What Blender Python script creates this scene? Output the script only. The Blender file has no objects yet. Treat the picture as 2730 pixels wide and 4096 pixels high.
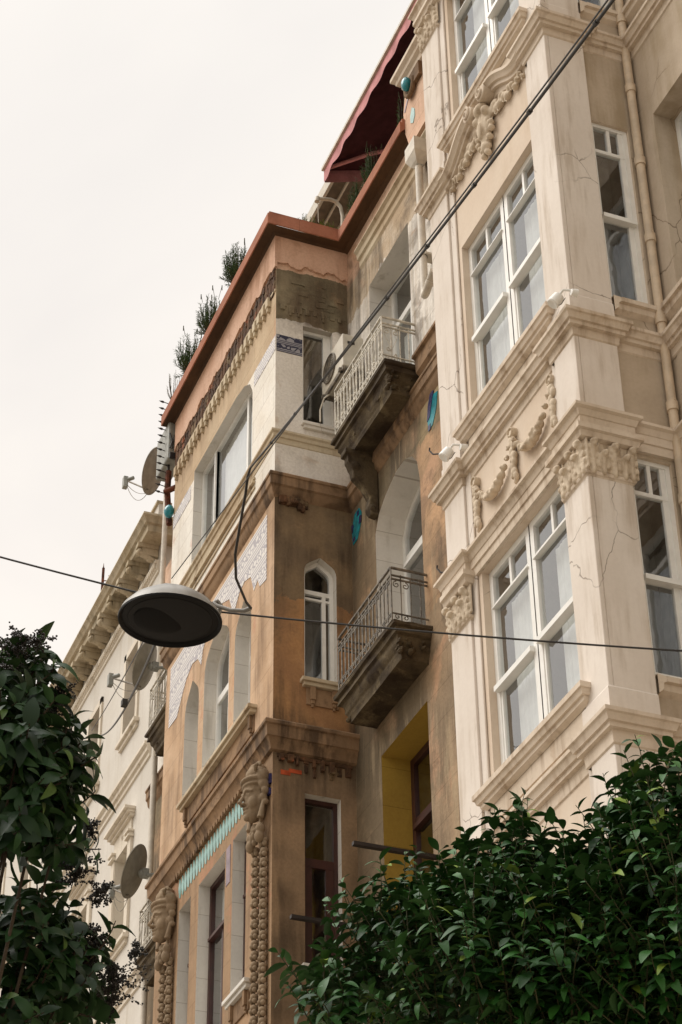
import bpy, math, random
from mathutils import Vector, Matrix
from mathutils.geometry import tessellate_polygon
random.seed(7)
S = bpy.context.scene
COL = S.collection
R = math.radians
# ------------------------------------------------------------------ camera
cd = bpy.data.cameras.new('Camera'); cam = bpy.data.objects.new('Camera', cd); COL.objects.link(cam)
right = Vector((0.36611625, 0.93048807, -0.01228216)); up = Vector((0.54760784, -0.2047567, 0.81129547)); fwd = Vector((-0.7523859, 0.30375426, 0.58450732))
m = Matrix((right, up, -fwd)).transposed().to_4x4(); m.translation = (0, 0, 1.6)
cam.matrix_world = m
cd.sensor_fit = 'VERTICAL'; cd.sensor_height = 36; cd.sensor_width = 24; cd.lens = 8508.47/4096*36
cd.clip_end = 2000; cd.clip_start = .1
S.camera = cam
# ------------------------------------------------------------------ sky
w = bpy.data.worlds.new('World'); S.world = w; w.use_nodes = True
nt = w.node_tree; nt.nodes.clear()
def WN(t, **k):
    n = nt.nodes.new(t)
    for a, b in k.items(): setattr(n, a, b)
    return n
SUN_EL, SUN_AZ = 52, 208      # degrees; azimuth measured clockwise from +Y
sky = WN('ShaderNodeTexSky', sky_type='NISHITA', sun_disc=False, sun_elevation=R(SUN_EL), sun_rotation=R(SUN_AZ), air_density=1.0, dust_density=4.0)
bgs = WN('ShaderNodeBackground'); bgs.inputs['Strength'].default_value = .05
nt.links.new(sky.outputs[0], bgs.inputs[0])
tc = WN('ShaderNodeTexCoord'); sep = WN('ShaderNodeSeparateXYZ'); nt.links.new(tc.outputs['Generated'], sep.inputs[0])
grad = WN('ShaderNodeValToRGB'); nt.links.new(sep.outputs['Z'], grad.inputs[0])
e = grad.color_ramp.elements
e[0].position = 0.0; e[0].color = (.50, .47, .43, 1)
e[1].position = 1.0; e[1].color = (2.0, 1.97, 1.93, 1)
for p, c in ((.36, (.63, .572, .50, 1)), (.47, (.61, .57, .53, 1)), (.80, (.575, .553, .528, 1)), (.90, (1.15, 1.12, 1.08, 1))):
    x = grad.color_ramp.elements.new(p); x.color = c
mp = WN('ShaderNodeMapping'); mp.inputs['Scale'].default_value = (1.0, 1.0, 1.8); nt.links.new(tc.outputs['Generated'], mp.inputs[0])
cn = WN('ShaderNodeTexNoise'); cn.inputs['Scale'].default_value = 2.4; cn.inputs['Detail'].default_value = 5; cn.inputs['Distortion'].default_value = .6; nt.links.new(mp.outputs[0], cn.inputs[0])
cr = WN('ShaderNodeValToRGB'); cr.color_ramp.elements[0].position = .3; cr.color_ramp.elements[0].color = (.88, .88, .89, 1); cr.color_ramp.elements[1].position = .7; cr.color_ramp.elements[1].color = (1.08, 1.07, 1.04, 1)
nt.links.new(cn.outputs[0], cr.inputs[0])
mx = WN('ShaderNodeMixRGB', blend_type='MULTIPLY'); mx.inputs[0].default_value = 1; nt.links.new(grad.outputs[0], mx.inputs[1]); nt.links.new(cr.outputs[0], mx.inputs[2])
bgc = WN('ShaderNodeBackground'); bgc.inputs['Strength'].default_value = 1.0; nt.links.new(mx.outputs[0], bgc.inputs[0])
mixw = WN('ShaderNodeMixShader'); mixw.inputs[0].default_value = .96
nt.links.new(bgs.outputs[0], mixw.inputs[1]); nt.links.new(bgc.outputs[0], mixw.inputs[2])
wo = WN('ShaderNodeOutputWorld'); nt.links.new(mixw.outputs[0], wo.inputs[0])
# soft sun behind the overcast
ld = bpy.data.lights.new('Sun', 'SUN'); ld.energy = 1.35; ld.angle = R(40); ld.color = (1, .965, .92)
sun = bpy.data.objects.new('Sun', ld); COL.objects.link(sun)
sd = Vector((math.sin(R(SUN_AZ))*math.cos(R(SUN_EL)), math.cos(R(SUN_AZ))*math.cos(R(SUN_EL)), math.sin(R(SUN_EL))))
sun.rotation_euler = sd.to_track_quat('Z', 'Y').to_euler(); sun.location = (0, -10, 40)
S.view_settings.view_transform = 'Standard'; S.view_settings.look = 'None'; S.view_settings.exposure = .84; S.view_settings.gamma = 1
S.cycles.max_bounces = 6; S.cycles.diffuse_bounces = 3; S.cycles.transparent_max_bounces = 12

# ------------------------------------------------------------------ materials
def lin(c):
    return tuple((x/12.92 if x <= .04045 else ((x+.055)/1.055)**2.4) for x in [v/255 for v in c]) + (1,)
class N:
    """small node-graph helper"""
    def __init__(s, name):
        s.m = bpy.data.materials.new(name); s.m.use_nodes = True; s.t = s.m.node_tree; s.t.nodes.clear()
        s.out = s.t.nodes.new('ShaderNodeOutputMaterial'); s.b = s.t.nodes.new('ShaderNodeBsdfPrincipled')
        s.t.links.new(s.b.outputs[0], s.out.inputs[0])
        g = s.t.nodes.new('ShaderNodeNewGeometry'); s.pos = g.outputs['Position']; s.geo = g
    def put(s, sock, v):
        if hasattr(v, 'links'): s.t.links.new(v, sock)
        else: sock.default_value = v
    def scale(s, v, sc):
        n = s.t.nodes.new('ShaderNodeMapping'); n.inputs['Scale'].default_value = sc; s.put(n.inputs[0], v); return n.outputs[0]
    def noise(s, sc, vec=None, det=5, rough=.55, dist=0):
        n = s.t.nodes.new('ShaderNodeTexNoise'); s.put(n.inputs['Vector'], vec if vec is not None else s.pos)
        n.inputs['Scale'].default_value = sc; n.inputs['Detail'].default_value = det; n.inputs['Roughness'].default_value = rough; n.inputs['Distortion'].default_value = dist
        return n.outputs[0]
    def ramp(s, v, a, b):
        n = s.t.nodes.new('ShaderNodeMapRange'); n.inputs[1].default_value = a; n.inputs[2].default_value = b; n.interpolation_type = 'SMOOTHSTEP'
        s.put(n.inputs[0], v); return n.outputs[0]
    def math(s, op, a, b=0):
        n = s.t.nodes.new('ShaderNodeMath'); n.operation = op; s.put(n.inputs[0], a); s.put(n.inputs[1], b); return n.outputs[0]
    def mix(s, f, a, b, mode='MIX'):
        n = s.t.nodes.new('ShaderNodeMixRGB'); n.blend_type = mode; s.put(n.inputs[0], f); s.put(n.inputs[1], a); s.put(n.inputs[2], b); return n.outputs[0]
    def xyz(s):
        n = s.t.nodes.new('ShaderNodeSeparateXYZ'); s.put(n.inputs[0], s.pos); return n.outputs
    def comb(s, x, y, z=0):
        n = s.t.nodes.new('ShaderNodeCombineXYZ'); s.put(n.inputs[0], x); s.put(n.inputs[1], y); s.put(n.inputs[2], z); return n.outputs[0]
    def bump(s, h, st=.3, d=.01):
        n = s.t.nodes.new('ShaderNodeBump'); n.inputs['Strength'].default_value = st; n.inputs['Distance'].default_value = d; s.put(n.inputs['Height'], h)
        s.t.links.new(n.outputs[0], s.b.inputs['Normal'])
    def fin(s, col, rough=.85, spec=.3, metal=0):
        s.put(s.b.inputs['Base Color'], col); s.put(s.b.inputs['Roughness'], rough); s.b.inputs['Specular IOR Level'].default_value = spec; s.b.inputs['Metallic'].default_value = metal
        return s.m
def cracks(n, sc, patch, width=.006):
    wob = n.mix(.12, n.pos, n.t_noisecol(2.5), 'ADD') if hasattr(n, 't_noisecol') else n.pos
    nn = n.t.nodes.new('ShaderNodeTexNoise'); nn.inputs['Scale'].default_value = 2.2; nn.inputs['Detail'].default_value = 4; n.put(nn.inputs['Vector'], n.pos)
    wob = n.mix(.35, n.pos, nn.outputs[1], 'ADD')
    v = n.t.nodes.new('ShaderNodeTexVoronoi'); v.feature = 'DISTANCE_TO_EDGE'; v.inputs['Scale'].default_value = sc; n.put(v.inputs['Vector'], wob)
    line = n.math('SUBTRACT', 1, n.ramp(v.outputs[0], 0, width))
    pm = n.ramp(n.noise(.8, det=2), patch, patch+.06)
    return n.math('MULTIPLY', line, pm)
def plaster(name, c1, c2, stain=None, st_lo=.52, st_hi=.75, blotch=None, bl_lo=.55, bl_hi=.7, crack=None, blocks=None, rough=.9, bump=.25, fine=.08, zones=None, sc=1.1, gate=None, xdirt=None):
    n = N(name)
    c = n.mix(n.ramp(n.noise(sc, det=6), .35, .65), lin(c1), lin(c2))
    x, y, z = n.xyz()
    if zones:   # bands of paint one above the other with ragged edges
        jit = n.math('MULTIPLY', n.math('SUBTRACT', n.noise(3.0, det=7, rough=.68), .5), 1.0)
        for z0, jm, ca, cb in zones:
            f = n.math('GREATER_THAN', n.math('ADD', z, n.math('MULTIPLY', jit, jm)), z0)
            cz = n.mix(n.ramp(n.noise(1.7, det=6), .38, .62), lin(ca), lin(cb))
            c = n.mix(f, c, cz)
    if blotch:
        for bc, lo, hi, bs, amt in blotch:
            f = n.math('MULTIPLY', n.ramp(n.noise(bs, det=8, rough=.62, dist=.4), lo, hi), amt)
            c = n.mix(f, c, lin(bc))
    if xdirt:
        xa, dc, amt = xdirt; f = n.math('MULTIPLY', n.math('SUBTRACT', 1, n.ramp(n.math('ADD', x, n.math('MULTIPLY', n.noise(2.5), .5)), xa-.1, xa+.25)), n.math('SUBTRACT', 1, n.ramp(z, 17.7, 17.8)))
        f = n.math('MULTIPLY', f, n.ramp(n.noise(1.3, det=7, rough=.65), .30, .50)); c = n.mix(n.math('MULTIPLY', f, amt), c, lin(dc))
    if blocks:
        bw, bh = blocks
        br = n.t.nodes.new('ShaderNodeTexBrick'); n.put(br.inputs['Vector'], n.comb(n.math('ADD', x, y), z))
        br.inputs['Scale'].default_value = 1; br.inputs['Brick Width'].default_value = bw; br.inputs['Row Height'].default_value = bh; br.inputs['Mortar Size'].default_value = .004; br.inputs['Mortar Smooth'].default_value = .1
        br.inputs['Color1'].default_value = (.97, .97, .97, 1); br.inputs['Color2'].default_value = (1.04, 1.03, 1.02, 1); br.inputs['Mortar'].default_value = (.66, .62, .58, 1)
        c = n.mix(1, c, br.outputs[0], 'MULTIPLY')
    if stain:
        for sc_, lo, hi, amt, freq in stain:
            f = n.ramp(n.noise(1, n.scale(n.pos, (freq, freq, freq*.11)), det=6, rough=.6), lo, hi)
            f = n.math('MULTIPLY', f, n.math('MULTIPLY', n.ramp(n.noise(.9, det=3), .35, .6), amt))
            for g0, g1, gm in (gate or ()):
                f = n.math('MULTIPLY', f, n.math('SUBTRACT', 1, n.math('MULTIPLY', n.math('MULTIPLY', n.ramp(z, g0-.06, g0+.06), n.math('SUBTRACT', 1, n.ramp(z, g1-.1, g1+.1))), gm)))
            c = n.mix(f, c, lin(sc_))
    if crack:
        c = n.mix(n.math('MULTIPLY', cracks(n, crack[0], crack[1]), .75), c, lin((95, 78, 60)))
    fn = n.noise(26, det=6, rough=.7)
    c = n.mix(n.math('MULTIPLY', n.ramp(fn, .3, .75), fine*2), c, lin((120, 100, 80)), 'MULTIPLY')
    n.bump(n.math('ADD', fn, n.math('MULTIPLY', n.noise(6, det=5), 1.5)), bump, .012)
    return n.fin(c, rough, .25)
MT = {}
MT['cream'] = plaster('cream stucco', (214, 203, 191), (222, 212, 201), stain=[((160, 138, 110), .46, .74, .5, 5), ((150, 128, 100), .50, .70, .35, 11)], crack=(.75, .50), fine=.03, bump=.10)
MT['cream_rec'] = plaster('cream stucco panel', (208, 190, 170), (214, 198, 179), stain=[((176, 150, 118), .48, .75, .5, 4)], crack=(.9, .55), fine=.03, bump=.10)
MT['cream_side_shaded'] = plaster('cream stucco shaded side', (178, 162, 142), (192, 176, 156), stain=[((150, 132, 104), .42, .66, .7, 4)], crack=(.8, .48), fine=.05, bump=.12)  # stained stucco; base colour also darkened to hold the shading of the recess
MT['cream_trim'] = plaster('cream moulding', (204, 188, 168), (216, 201, 183), stain=[((134, 108, 80), .46, .70, .65, 7)], blotch=[((168, 140, 108), .56, .72, 2.6, .5)], fine=.05, bump=.2)
MT['cream_orn'] = plaster('cream ornament', (204, 188, 166), (214, 198, 176), stain=[((136, 112, 84), .44, .66, .6, 9)], fine=.10, bump=.25)
MT['white_bldg'] = plaster('pale render', (206, 199, 188), (213, 207, 197), stain=[((170, 156, 132), .5, .8, .5, 3)], fine=.05, bump=.15)
MT['white_trim'] = plaster('pale moulding', (212, 201, 184), (222, 212, 196), stain=[((140, 126, 98), .52, .72, .5, 6)], fine=.04)
MT['white_cornice'] = plaster('weathered cornice', (196, 183, 160), (178, 162, 134), stain=[((98, 88, 66), .47, .68, .6, 5)], blotch=[((134, 122, 98), .54, .68, 2.4, .4)], fine=.1)
tan_st = [((96, 74, 50), .50, .72, .75, 6)]
MT['bay_front'] = plaster('painted bay front', (152, 126, 98), (166, 136, 106), stain=[((112, 88, 66), .46, .68, .6, 5), ((128, 104, 80), .44, .62, .35, 1.6)], blocks=(.78, .36), fine=.08,
    blotch=[((190, 130, 102), .58, .66, 1.3, .4)],
    gate=((17.8, 20.7, .7), (21.5, 30, .7)), zones=[(14.2, 0, (192, 160, 128), (204, 174, 144)), (17.8, 0, (226, 219, 206), (232, 227, 217)), (20.31, .05, (184, 160, 130), (196, 174, 144)), (21.5, .1, (214, 178, 152), (222, 190, 166))])
MT['bay_side'] = plaster('painted bay side', (146, 122, 96), (162, 134, 104), stain=[((78, 64, 50), .42, .64, .8, 5), ((96, 80, 62), .42, .60, .6, 1.8)], fine=.12, bump=.35,
    blotch=[((108, 92, 72), .50, .64, .9, .5), ((186, 150, 112), .58, .68, 2.2, .3)],
    gate=((17.8, 20.6, .8), (21.5, 30, .8)), zones=[(14.2, 0, (180, 136, 92), (160, 120, 84)), (16.1, 1.4, (140, 118, 90), (120, 102, 80)), (17.8, 0, (228, 221, 210), (234, 228, 219)), (20.62, .28, (112, 104, 84), (150, 138, 112)), (21.52, .22, (210, 174, 148), (218, 186, 162))])
MT['main_wall'] = plaster('stained main wall', (142, 122, 98), (164, 140, 112), stain=[((86, 74, 58), .40, .62, .8, 5), ((176, 156, 126), .52, .66, .5, 8)], blocks=(.9, .40), fine=.12, bump=.35,
    blotch=[((196, 156, 124), .54, .64, .8, .7), ((100, 84, 66), .54, .66, 1.6, .55)],
    xdirt=(-18.35, (104, 92, 72), .8), gate=((18, 20.8, .3), (21.5, 30, .7)), zones=[(14.7, .6, (160, 132, 102), (190, 154, 118)), (17.1, .8, (120, 106, 80), (156, 138, 106)), (18.0, 0, (226, 219, 208), (234, 228, 219)), (20.8, .7, (204, 188, 166), (178, 156, 128)), (21.4, 0, (212, 176, 150), (220, 188, 164))])
MT['parapet'] = plaster('salmon parapet render', (200, 160, 134), (212, 176, 152), stain=[((150, 108, 80), .48, .68, .55, 6)], blotch=[((176, 140, 112), .54, .66, 1.8, .5)], fine=.1, bump=.3)
MT['trim_brown'] = plaster('stained brown moulding', (158, 128, 98), (138, 112, 86), stain=[((76, 60, 46), .40, .62, .85, 6)], blotch=[((92, 70, 50), .52, .64, 3, .6)], fine=.1, bump=.4)
MT['ledge'] = plaster('cream ledge', (204, 190, 164), (184, 164, 136), stain=[((120, 92, 62), .5, .68, .7, 6)], fine=.08)
MT['rough'] = plaster('crumbling brick and cement', (78, 58, 42), (112, 80, 56), blotch=[((60, 44, 32), .5, .6, 5, .8), ((160, 92, 60), .6, .66, 4, .8), ((150, 130, 98), .56, .62, 3, .5)], fine=.2, bump=1.0, sc=4)
MT['slab'] = plaster('blackened balcony concrete', (100, 87, 66), (72, 61, 46), blotch=[((140, 126, 98), .57, .68, 3, .6), ((48, 36, 26), .5, .62, 2.2, .7)], fine=.15, bump=.8, sc=2.5)
MT['cornerstone'] = plaster('tan carved stone', (152, 132, 108), (134, 116, 94), stain=[((110, 86, 62), .5, .7, .6, 6)], fine=.1, bump=.4)
MT['white_rev'] = plaster('white reveal', (220, 215, 206), (210, 206, 198), stain=[((150, 140, 120), .54, .74, .5, 6)], blocks=(5, .42), fine=.04)
MT['yellow_rev'] = plaster('ochre yellow reveal', (172, 142, 62), (158, 128, 56), blocks=(5, .5), fine=.08)
MT['coping'] = plaster('terracotta coping', (158, 102, 78), (174, 118, 94), blocks=(.62, 5), stain=[((96, 56, 40), .5, .7, .5, 4)], blotch=[((196, 110, 62), .60, .66, 1.4, .7)], fine=.1)
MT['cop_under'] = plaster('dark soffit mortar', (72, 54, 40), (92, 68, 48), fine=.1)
def simple(name, c, rough=.5, spec=.5, metal=0, var=.12, bump=0, sc=8):
    n = N(name); f = n.noise(sc, det=5)
    d = tuple(max(0, v*(1-var*2)) for v in c); col = n.mix(n.ramp(f, .3, .7), lin(c), lin(d))
    if bump: n.bump(n.noise(40, det=4), bump, .004)
    return n.fin(col, rough, spec, metal)
MT['frame'] = simple('white window paint', (232, 230, 224), .4, .4, var=.02)
MT['brown_frame'] = simple('dark brown window paint', (66, 34, 28), .45, .5, var=.1)
MT['pipe'] = simple('painted drainpipe', (206, 196, 180), .55, .4, var=.05)
MT['pipe_cream'] = simple('cream drainpipe', (206, 186, 160), .55, .4, var=.05)
MT['iron_white'] = simple('peeling white iron', (214, 206, 190), .6, .4, var=.12, sc=14)
MT['iron_grey'] = simple('worn grey iron', (128, 118, 104), .6, .4, var=.2, sc=14)
MT['iron_dark'] = simple('dark iron', (48, 40, 36), .6, .4, var=.15)
MT['rust'] = simple('rusty iron', (110, 62, 42), .8, .2, var=.25, sc=10)
MT['interior'] = simple('room interior', (104, 98, 88), .9, .1, var=.1)
MT['curtain'] = simple('sheer curtain', (212, 212, 208), .9, .1, var=.03)
MT['awning'] = simple('red awning cloth', (76, 42, 44), .85, .1, var=.08)
MT['valance'] = simple('faded red valance', (206, 146, 146), .85, .1, var=.06)
MT['terrace'] = simple('pale terrace metal', (196, 186, 168), .5, .4, var=.06)
MT['terrace_dark'] = simple('brown terrace panel', (112, 98, 78), .6, .4, var=.1)
MT['ac'] = simple('air conditioner casing', (206, 198, 182), .5, .4, var=.04)
MT['ac_grey'] = simple('grey metal box', (150, 150, 142), .5, .4, var=.08)
MT['black'] = simple('black plastic', (30, 28, 27), .5, .4, var=.1)
MT['cable'] = simple('black cable rubber', (42, 37, 32), .55, .4, var=.1)
MT['wire_white'] = simple('grey wire', (150, 140, 126), .6, .3)
MT['dish'] = simple('satellite dish paint', (160, 154, 140), .5, .4, var=.06)
MT['lamp_shell'] = simple('lamp shell paint', (138, 133, 125), .42, .5, var=.10, sc=5)
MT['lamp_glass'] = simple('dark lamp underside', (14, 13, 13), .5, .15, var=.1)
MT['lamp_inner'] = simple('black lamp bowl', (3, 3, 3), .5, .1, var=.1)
MT['tile_turq'] = simple('turquoise glazed tile', (20, 138, 150), .2, .6, var=.12, sc=12)
MT['tile_pale'] = simple('pale turquoise tile', (140, 184, 178), .3, .5, var=.08, sc=10)
MT['tile_navy'] = simple('navy glazed tile', (46, 46, 96), .25, .6, var=.1)
MT['mauve'] = simple('mauve tile', (142, 122, 132), .4, .4, var=.1)
MT['bark'] = plaster('bark', (74, 62, 48), (52, 42, 32), fine=.2, bump=.8, sc=6)
MT['twig'] = simple('green brown twig', (78, 76, 50), .7, .2, var=.15)
MT['berry'] = simple('dark berries', (42, 36, 28), .5, .4, var=.2)
MT['road'] = plaster('pale granite setts', (158, 150, 138), (142, 136, 126), fine=.1, bump=.4, blocks=(.2, .12))
MT['pave'] = plaster('stone paving', (176, 168, 154), (164, 156, 144), fine=.1, blocks=(.5, .5))
MT['brickred'] = simple('bare red brick', (196, 92, 58), .9, .1, var=.15)
# arabesque strip tiles
def tilemat(name, base, ink, period, dark):
    n = N(name); x, y, z = n.xyz()
    h = n.math('FRACT', n.math('DIVIDE', z, period)); u = n.math('ADD', x, y)
    s1 = n.math('GREATER_THAN', n.math('SINE', n.math('MULTIPLY', h, 37.7)), .1)
    zone = n.math('GREATER_THAN', h, .5)
    v = n.t.nodes.new('ShaderNodeTexVoronoi'); v.inputs['Scale'].default_value = 13; v.feature = 'DISTANCE_TO_EDGE'; n.put(v.inputs['Vector'], n.comb(u, z))
    ar = n.math('LESS_THAN', v.outputs[0], .11)
    f = n.math('ADD', n.math('MULTIPLY', zone, ar), n.math('MULTIPLY', n.math('SUBTRACT', 1, zone), s1))
    return n.fin(n.mix(n.math('MULTIPLY', f, dark), lin(base), lin(ink)), .45, .3)
MT['tile_panel'] = tilemat('arabesque tile panel', (214, 209, 203), (112, 104, 122), .30, .6)
MT['tile_navyband'] = tilemat('navy arabesque band', (150, 148, 152), (34, 36, 62), .16, .95)
def glassmat():
    n = N('window glass'); t = n.t; t.nodes.remove(n.b)
    tr = t.nodes.new('ShaderNodeBsdfTransparent'); tr.inputs[0].default_value = (.93, .95, .95, 1)
    gl = t.nodes.new('ShaderNodeBsdfGlossy'); gl.inputs['Roughness'].default_value = .03; gl.inputs[0].default_value = (.95, .97, 1, 1)
    vm = t.nodes.new('ShaderNodeVectorMath'); vm.operation = 'DOT_PRODUCT'; t.links.new(n.geo.outputs['Incoming'], vm.inputs[0]); t.links.new(n.geo.outputs['Normal'], vm.inputs[1])
    cs = n.math('ABSOLUTE', vm.outputs['Value']); pw = n.math('POWER', n.math('SUBTRACT', 1, cs), 4); F_ = n.math('ADD', n.math('MULTIPLY', pw, .80), .20)
    bm = t.nodes.new('ShaderNodeBump'); bm.inputs['Strength'].default_value = .12; bm.inputs['Distance'].default_value = .03; t.links.new(n.noise(2.2, det=2), bm.inputs['Height']); t.links.new(bm.outputs[0], gl.inputs['Normal'])
    mx = t.nodes.new('ShaderNodeMixShader'); t.links.new(F_, mx.inputs[0]); t.links.new(tr.outputs[0], mx.inputs[1]); t.links.new(gl.outputs[0], mx.inputs[2]); t.links.new(mx.outputs[0], n.out.inputs[0])
    return n.m
MT['glass'] = glassmat()
def leafmat(name, dark, light, yellow, rough=.32):
    n = N(name); a = n.t.nodes.new('ShaderNodeAttribute'); a.attribute_name = 'rnd'
    c = n.mix(a.outputs['Fac'], lin(dark), lin(light)); f = n.math('GREATER_THAN', a.outputs['Fac'], .955); c = n.mix(f, c, lin(yellow))
    under = n.mix(.35, c, lin((80, 110, 66)))
    c = n.mix(n.geo.outputs['Backfacing'], c, under)
    n.b.inputs['Subsurface Weight'].default_value = 0
    m_ = n.fin(c, n.mix(n.geo.outputs['Backfacing'], (rough,)*3+(1,), (.6, .6, .6, 1)), .24)
    return m_
MT['leaf'] = leafmat('glossy leaves', (17, 48, 15), (46, 92, 32), (110, 132, 48), .5)
MT['leaf_dark'] = leafmat('dark glossy leaves', (13, 34, 11), (34, 64, 24), (66, 88, 34), .5)
MT['shrub'] = leafmat('shrub needles', (40, 62, 38), (72, 92, 56), (110, 116, 78), .6)
MT['shrub_yellow'] = leafmat('yellow green groundcover', (90, 104, 34), (140, 146, 50), (180, 176, 60), .6)
MT['shrub_dry'] = leafmat('dry pinkish twigs', (150, 122, 106), (176, 150, 134), (190, 170, 150), .8)

# ------------------------------------------------------------------ mesh helpers
class B:
    def __init__(s): s.v = []; s.f = []; s.mi = []; s.m = 0
    def face(s, pts):
        i = len(s.v); s.v += [tuple(p) for p in pts]; s.f.append(tuple(range(i, i+len(pts)))); s.mi.append(s.m)
    def add(s, vs, fs):
        i = len(s.v); s.v += [tuple(p) for p in vs]; s.f += [tuple(i+k for k in f) for f in fs]; s.mi += [s.m]*len(fs)
    def box(s, x0, x1, y0, y1, z0, z1):
        v = [(x, y, z) for x in (x0, x1) for y in (y0, y1) for z in (z0, z1)]
        s.add(v, [(0, 1, 3, 2), (4, 6, 7, 5), (0, 4, 5, 1), (2, 3, 7, 6), (0, 2, 6, 4), (1, 5, 7, 3)])
    def pbox(s, P, u0, u1, v0, v1, d0, d1):       # box in the (u, v, d) frame of a wall
        v = [P(u, w_, d) for u in (u0, u1) for w_ in (v0, v1) for d in (d0, d1)]
        s.add(v, [(0, 1, 3, 2), (4, 6, 7, 5), (0, 4, 5, 1), (2, 3, 7, 6), (0, 2, 6, 4), (1, 5, 7, 3)])
    def prism(s, P, poly, d0, d1):
        n = len(poly); v = [P(a, b, d1) for a, b in poly] + [P(a, b, d0) for a, b in poly]
        s.add(v, [tuple(range(n)), tuple(range(2*n-1, n-1, -1))] + [(i, (i+1) % n, n+(i+1) % n, n+i) for i in range(n)])
    def tube(s, pts, r, n=8, cap=True):
        pts = [Vector(p) for p in pts]; rs = r if isinstance(r, (list, tuple)) else [r]*len(pts)
        t = (pts[1]-pts[0]).normalized(); a = t.orthogonal().normalized(); rings = []
        for i, p in enumerate(pts):
            if 0 < i < len(pts)-1: t2 = ((pts[i+1]-p).normalized()+(p-pts[i-1]).normalized()).normalized()
            elif i == 0: t2 = (pts[1]-p).normalized()
            else: t2 = (p-pts[i-1]).normalized()
            a = (a - t2*a.dot(t2)).normalized(); b = t2.cross(a)
            rings.append([p+(a*math.cos(2*math.pi*k/n)+b*math.sin(2*math.pi*k/n))*rs[i] for k in range(n)])
        v = [q for r_ in rings for q in r_]; f = []
        for i in range(len(rings)-1):
            for k in range(n): f.append((i*n+k, i*n+(k+1) % n, (i+1)*n+(k+1) % n, (i+1)*n+k))
        if cap: f += [tuple(range(n-1, -1, -1)), tuple(range(len(v)-n, len(v)))]
        s.add(v, f)
    def ell(s, c, r, rot=None, nu=10, nv=7):
        c = Vector(c); r = (r,)*3 if not hasattr(r, '__len__') else r; v = []; f = []
        M = rot.to_matrix() if rot is not None else Matrix.Identity(3)
        for j in range(nv+1):
            th = math.pi*j/nv
            for i in range(nu):
                ph = 2*math.pi*i/nu; v.append(c+M@Vector((r[0]*math.sin(th)*math.cos(ph), r[1]*math.sin(th)*math.sin(ph), r[2]*math.cos(th))))
        for j in range(nv):
            for i in range(nu): f.append((j*nu+i, (j+1)*nu+i, (j+1)*nu+(i+1) % nu, j*nu+(i+1) % nu))
        s.add(v, f)
    def lathe(s, c, axis, prof, n=32):            # prof: (radius, height along axis)
        c = Vector(c); ax = Vector(axis).normalized(); a = ax.orthogonal().normalized(); b = ax.cross(a); v = []; f = []
        for r, h in prof:
            for k in range(n): v.append(c+ax*h+(a*math.cos(2*math.pi*k/n)+b*math.sin(2*math.pi*k/n))*r)
        for i in range(len(prof)-1):
            for k in range(n): f.append((i*n+k, i*n+(k+1) % n, (i+1)*n+(k+1) % n, (i+1)*n+k))
        s.add(v, f)
    def mould(s, path, prof, cap=True):           # path: plan polyline (outward on its right side), prof: (out, z) pairs
        P = [Vector(p) for p in path]; n = len(P); off = []
        for i in range(n):
            ds = []
            if i > 0: ds.append((P[i]-P[i-1]).normalized())
            if i < n-1: ds.append((P[i+1]-P[i]).normalized())
            ns = [Vector((d.y, -d.x)) for d in ds]
            if len(ns) == 1: off.append(ns[0])
            else:
                q = ns[0]+ns[1]; off.append(q/q.dot(ns[0]))
        m_ = len(prof); v = []; f = []
        for i in range(n):
            for o, z in prof: v.append((P[i].x+off[i].x*o, P[i].y+off[i].y*o, z))
        for i in range(n-1):
            for k in range(m_-1): f.append((i*m_+k, (i+1)*m_+k, (i+1)*m_+k+1, i*m_+k+1))
        if cap: f += [tuple(range(m_)), tuple(range(len(v)-1, len(v)-1-m_, -1))]
        s.add(v, f)
    def curve(s, P, pts, prof):                   # profile (offset normal to curve, depth) swept along a curve lying in a wall
        n = len(pts); m_ = len(prof); v = []; f = []
        for i in range(n):
            a = Vector(pts[max(i-1, 0)]); b = Vector(pts[min(i+1, n-1)]); t = (b-a).normalized(); nn = Vector((-t.y, t.x))
            for o, d in prof: v.append(P(pts[i][0]+nn.x*o, pts[i][1]+nn.y*o, d))
        for i in range(n-1):
            for k in range(m_-1): f.append((i*m_+k, (i+1)*m_+k, (i+1)*m_+k+1, i*m_+k+1))
        f += [tuple(range(m_)), tuple(range(len(v)-1, len(v)-1-m_, -1))]
        s.add(v, f)
    def sheet(s, P, outer, holes, depths, rev, d=0, mi_wall=0):   # wall face with openings and their reveals
        loops = [outer]+holes; tri = tessellate_polygon([[Vector((a, b, 0)) for a, b in L] for L in loops])
        flat = [p for L in loops for p in L]; s.m = mi_wall
        s.add([P(a, b, d) for a, b in flat], [tuple(t) for t in tri])
        for L, dp, r in zip(holes, depths, rev):
            s.m = r; n = len(L)
            s.add([P(a, b, d) for a, b in L]+[P(a, b, d-dp) for a, b in L], [(i, (i+1) % n, n+(i+1) % n, n+i) for i in range(n)])
        s.m = 0
def front(y0): return lambda u, v, d: (u, y0-d, v)
def side(x0): return lambda u, v, d: (x0+d, u, v)
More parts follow.
